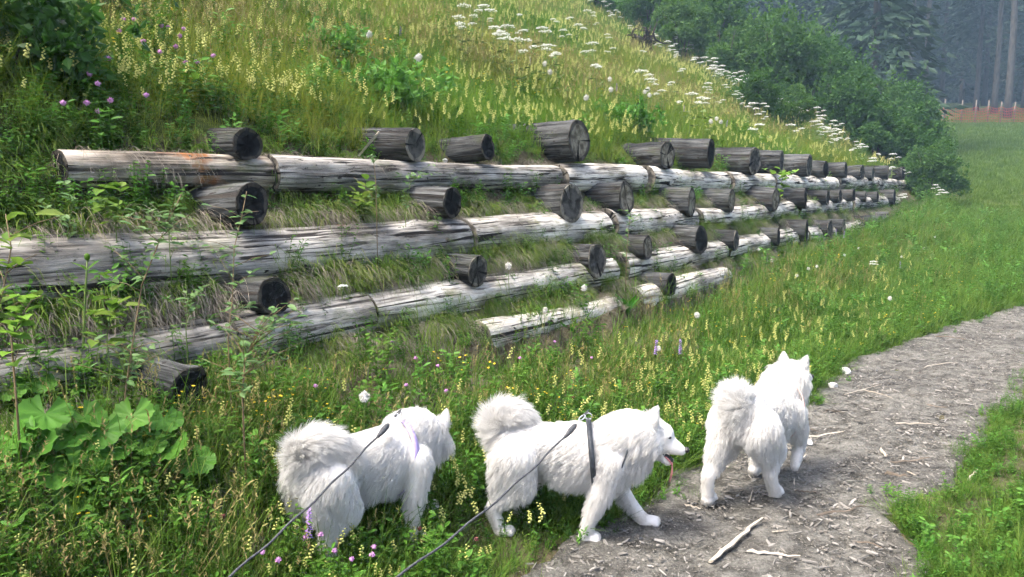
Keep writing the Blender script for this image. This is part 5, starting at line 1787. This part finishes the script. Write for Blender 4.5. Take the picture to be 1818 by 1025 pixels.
for i in range(3):
    rg_ = np.random.default_rng(200 + i); mb = MB(); V = []; F = []
    n_ = 12; L, W = .17, .042 + .006 * i
    for k in range(n_ + 1):
        q = k / n_; w_l = W * (math.sin(math.pi * (q * .92 + .05)) ** .7) * (1 + .12 * (-1) ** k)
        c = np.array([L * q, 0, -.05 * q * q])
        V += [c + np.array([0, w_l / 2, .010]), c, c - np.array([0, w_l / 2, -.010])]
    for k in range(n_):
        a = 3 * k
        F += [(a, a + 1, a + 4, a + 3), (a + 1, a + 2, a + 5, a + 4)]
    mb.add(V, F); LONG.append(mb.mesh("leaf", [M['dock']]))

def big_plant(name, root_px, leaves, label, meshes, stalk_r=.0035):
    base = hit(*root_px)
    root = empty(name, base); tag(root, label, "plant")
    for (u, v, h, sc) in leaves:
        g = hit(u, v, h); top = g + np.array([0, 0, h]) - base
        mid = top * .5 + np.array([0, 0, .05])
        mb = MB(); tube(mb, [np.array([random.gauss(0, .02), random.gauss(0, .02), -.01]), mid, top], [stalk_r * 1.2, stalk_r, stalk_r * .7], 6); st = mb.build("stalk", M['stem'], root)
        o = bpy.data.objects.new("leaf", random.choice(meshes)); C.objects.link(o); o.parent = root
        o.location = top
        yaw = math.atan2(-g[1], -g[0]) + random.gauss(0, .7)
        o.rotation_euler = (random.gauss(0, .25), random.uniform(.2, .75), yaw); o.scale = (sc,) * 3
    return root
big_plant("butterbur_plant", (110, 860), [(80, 735, .27, 1.0), (150, 742, .25, .85), (65, 800, .2, .95), (128, 775, .22, .9), (40, 850, .16, .95), (95, 838, .17, 1.0), (20, 780, .22, .8)], "butterbur with round leaves at the photo's left edge, nearest the wall", RL)
big_plant("butterbur_plant", (180, 880), [(235, 738, .27, .9), (180, 765, .24, .9), (160, 805, .2, .9), (200, 800, .19, .8), (165, 845, .15, .85), (215, 850, .14, .7), (130, 880, .12, .7)], "butterbur with round leaves right of the leftmost one", RL)
big_plant("butterbur_plant", (260, 890), [(290, 742, .25, .85), (255, 790, .2, .85), (300, 795, .2, .95), (340, 815, .18, .95), (275, 770, .22, .7), (240, 830, .16, .75)], "lobed big-leaved plant nearest the dark log end on the ground", RL)
big_plant("butterbur_plant", (100, 700), [(20, 690, .12, .75), (60, 675, .14, .8), (130, 655, .16, .75), (150, 690, .12, .6)], "butterbur leaves against the lowest log at left", RL)
def dock(u, v, n, sc, label, lean=.35):
    base = hit(u, v); root = empty("dock_plant", base); tag(root, label, "plant")
    for k in range(n):
        o = bpy.data.objects.new("leaf", LONG[k % 3]); C.objects.link(o); o.parent = root
        a = k * 6.28 / n + random.uniform(-.3, .3)
        o.location = (0, 0, 0); o.rotation_euler = (random.uniform(-.3, .3), -1.25 + random.uniform(-.1, lean), a); o.scale = (sc * random.uniform(.8, 1.1),) * 3
dock(625, 985, 5, .75, "dock with upright toothed leaves in front of the dog in the grass")
dock(350, 790, 6, .85, "dock with long wavy leaves beside the dark log end on the ground")
dock(1012, 600, 5, 1.0, "dock plant in front of the lowest visible log")
dock(1115, 560, 5, 1.2, "dock plant with tall leaves below the mid wall")
dock(70, 960, 4, .8, "broad upright leaves in the photo's bottom left corner")
dock(1010, 960, 4, .5, "small dock at the grass edge by the side-on dog's front paw")
dock(1640, 985, 6, .5, "low plantain at the path's edge in the near corner")
dock(1600, 915, 7, .45, "leafy plantain at the tip of the near grass corner")

# hazel shrub in the upper left corner
SHRUB = bush_crown(77, .75, .9, 26, 46, M['shrub'], .085, .12)
SHS = bush_stems(77, .75, .5, 3)
for (u, v, sc, lab) in [(15, 130, .62, "dark leafed shrub at the photo's upper left corner"), (120, 40, .62, "dark leafed shrub a step up the slope from the corner shrub"), (235, -20, .5, "smaller dark leafed shrub along the photo's top edge")]:
    p = hit(u, v); root = empty("hazel_shrub", p); root.rotation_euler = (0, 0, random.uniform(0, 6)); root.scale = (sc,) * 3
    for nm, me in (("crown", SHRUB), ("stem", SHS)):
        o = bpy.data.objects.new(nm, me); C.objects.link(o); o.parent = root
    tag(root, lab, "shrub")
# bright leafy clumps on the slope
CLUMP = bush_crown(78, .42, .38, 14, 70, M['bigleaf'], .05, .09)
CLS = bush_stems(78, .4, .3, 5)
for (u, v, sc, lab) in [(705, 205, .9, "bright green leafy clump on the slope above the second top log end"), (1110, 240, .8, "green leafy clump just above the mid wall logs"), (1080, 225, .6, "small green clump left of the leafy clump above mid wall"), (590, 110, .6, "round green clump high on the near slope"), (1330, 120, 1.3, "green clump below the hedge among umbels")]:
    p = hit(u, v); root = empty("leafy_clump", p); root.rotation_euler = (0, 0, random.uniform(0, 6)); root.scale = (sc,) * 3
    for nm, me in (("crown", CLUMP), ("stem", CLS)):
        o = bpy.data.objects.new(nm, me); C.objects.link(o); o.parent = root
    tag(root, lab, "plant")

# ------------------------------------------------------------------ sticks and stones
def stick(a, b, w, mat, label, lift=.0, flat=.6, on_path=True, group="sticks lying on the path", seed=0):
    rg = np.random.default_rng(seed)
    pa, pb = hit(*a), hit(*b)
    z = lambda p: gz(p[0], p[1]) + w * .5 + .006
    n = 9
    mid = (pa + pb) / 2
    root = empty("stick", (mid[0], mid[1], gz(mid[0], mid[1]))) if False else None
    L = np.linalg.norm(pb[:2] - pa[:2])
    xdir = (pb - pa); xdir[2] = 0; xdir /= np.linalg.norm(xdir)
    ang_ = math.atan2(xdir[1], xdir[0])
    mb = MB(); V = []; seg = 7
    amp = rg.uniform(-.05, .05) * L
    for i in range(n + 1):
        k = i / n
        y0 = amp * math.sin(math.pi * k) + rg.normal(0, w * .25)
        r = w * .5 * (1 - .45 * k) * rg.uniform(.8, 1.15) * (.55 if i in (0, n) else 1)
        for q in range(seg):
            th = 2 * math.pi * q / seg
            V.append([L * (k - .5), y0 + r * math.cos(th), r * flat * math.sin(th) * rg.uniform(.85, 1.1)])
    F = [(i * seg + k, i * seg + (k + 1) % seg, (i + 1) * seg + (k + 1) % seg, (i + 1) * seg + k) for i in range(n) for k in range(seg)] + [tuple(range(seg)), tuple(n * seg + k for k in range(seg))[::-1]]
    mb.add(V, F)
    o = mb.build("stick", M[mat], None, smooth=False)
    za, zb = z(pa), z(pb)
    zc = max(z(mid) + .0, (za + zb) / 2)
    o.location = (mid[0], mid[1], zc + lift); o.rotation_euler = (rg.uniform(0, 3), -math.atan2(zb - za, L), ang_)
    tag(o, label, "stick", group)
    return o
STK = [((1268, 1018), (1348, 940), .040, 'stick', "widest bleached split stick near the photo's bottom edge"),
       ((1325, 997), (1420, 1004), .018, 'stick', "pale stick lying beside the widest split stick"),
       ((1448, 926), (1538, 913), .014, 'stick_dark', "dark slightly bent stick in the near middle of the path"),
       ((1402, 836), (1432, 820), .026, 'stick', "short flat pale chip right of the walking dog's paw"),
       ((1412, 786), (1497, 776), .012, 'stick', "long thin pale stick right of the walking dog"),
       ((1590, 763), (1662, 765), .012, 'stick', "thin straight stick across the middle of the path"),
       ((1562, 809), (1574, 822), .024, 'stick', "stubby pale piece of branch on the path"),
       ((1580, 832), (1650, 822), .014, 'stick_dark', "brownish stick beyond the stubby branch piece"),
       ((1465, 737), (1500, 742), .010, 'stick_dark', "small dark twig near the grass at mid path"),
       ((1410, 760), (1455, 778), .010, 'stick_dark', "dark twig touching the long thin pale stick"),
       ((1330, 905), (1336, 882), .012, 'stick', "upright lying pale twig behind the dog's hind paw"),
       ((1410, 862), (1412, 885), .010, 'stick', "small pale twig crossing a dark one"),
       ((1410, 885), (1450, 886), .010, 'stick_dark', "dark twig crossed by a small pale one"),
       ((1718, 858), (1735, 842), .030, 'stick', "bleached forked piece of wood by the grass at the path's edge"),
       ((1500, 710), (1565, 692), .020, 'stick', "pale stick near the far grass edge of the path"),
       ((1530, 700), (1585, 715), .010, 'stick', "thin stick crossing the pale far one"),
       ((1645, 726), (1682, 732), .012, 'stick_dark', "dark short stick right of mid path"),
       ((1660, 603), (1722, 612), .016, 'stick_dark', "dark stick on the far stretch of the path"),
       ((1570, 853), (1610, 858), .020, 'stick_dark', "dark chunky bark piece on the path"),
       ((1520, 975), (1565, 985), .010, 'stick_dark', "thin dark twig by the near corner grass"),
       ((1640, 660), (1700, 652), .012, 'stick', "pale twig on the path beyond mid way"),
       ((1215, 910), (1245, 915), .012, 'stick', "small pale twig under the side-on dog's head"),
       ((1370, 960), (1400, 955), .012, 'stick', "short pale splinter between the two near sticks"),
       ((1610, 850), (1625, 856), .014, 'stick', "tiny pale splinter by the bark piece")]
for i, (a, b, w_, mt, lab) in enumerate(STK):
    stick(a, b, w_, mt, lab, seed=400 + i)
# splinter leaning on a top log end
def splinter():
    a = at_depth(637, 277, 5.05); b = at_depth(673, 234, 5.0)
    mb = MB(); d = b - a; x, y, _ = frame_of(d)
    V = []
    for k, w_ in ((0, .012), (.4, .018), (.8, .014), (1, .004)):
        c = d * k
        V += [c + x * w_, c + y * .006, c - x * w_, c - y * .006]
    F = [(4 * i + k, 4 * i + (k + 1) % 4, 4 * i + 4 + (k + 1) % 4, 4 * i + 4 + k) for i in range(3) for k in range(4)] + [(3, 2, 1, 0), (12, 13, 14, 15)]
    mb.add(V, F); o = mb.build("wood_splinter", M['stick'], None, smooth=False, loc=a)
    tag(o, "bleached wood splinter leaning against a top log end", "splinter")
splinter()
def stone(u, v, r, label, seed, mat='stone'):
    rg = np.random.default_rng(seed); p = hit(u, v); mb = MB()
    blob(mb, (0, 0, 0), r, 0, 9, 14, (1.25, .95, .75))
    V = mb.v[0]
    for _ in range(7):
        d = rg.normal(0, 1, 3); d /= np.linalg.norm(d); c = r * rg.uniform(.62, .85)
        k = V @ d; V = V - np.maximum(k - c, 0)[:, None] * d
    mb.v[0] = V + rg.normal(0, r * .012, V.shape)
    o = mb.build("stone", M[mat], None, smooth=False); o.location = (p[0], p[1], gz(p[0], p[1]) + r * .35); o.rotation_euler = (0, 0, rg.uniform(0, 6))
    tag(o, label, "stone", "stones by the path")
stone(1636, 588, .055, "white stone at the far grass edge of the path", 1)
stone(1716, 560, .04, "smaller white stone further along the path's edge", 2)
stone(1500, 668, .05, "grey stone half in the grass at the path's edge", 3)
stone(1436, 706, .035, "flat pale stone at the path's edge behind the walking dog", 4)
stone(1478, 694, .04, "pale stone at the path's edge under the bank grass", 5)
stone(1434, 795, .028, "whitish stone right of the lifted front paw", 6)
stone(246, 280, .022, "white pebble on the top log behind the first log end", 8)
stone(1395, 690, .025, "pale stone close behind the walking dog's head", 9)
stone(790, 292, .025, "white flake on the top log between two log ends", 10)

# ------------------------------------------------------------------ the misty air
def haze_box():
    m, nt, out = new_mat("mist")
    pv = nd(nt, "ShaderNodeVolumePrincipled")
    pv.inputs["Color"].default_value = (0.50, 0.74, 1.0, 1)
    pv.inputs["Density"].default_value = HAZE
    pv.inputs["Anisotropy"].default_value = 0.2
    nt.links.new(pv.outputs[0], out.inputs["Volume"])
    mb = MB()
    x0, x1, y0, y1, z0, z1 = -90, 190, -70, 220, -6, 50
    V = [(x, y, z) for x in (x0, x1) for y in (y0, y1) for z in (z0, z1)]
    mb.add(V, [(0, 1, 3, 2), (4, 6, 7, 5), (0, 4, 5, 1), (2, 3, 7, 6), (0, 2, 6, 4), (1, 5, 7, 3)])
    o = mb.build("haze", m, smooth=False)
    tag(o, "thin bluish mist hanging between the wood and the meadow", "haze", kind="stuff")
HAZE = 0.0019
haze_box()
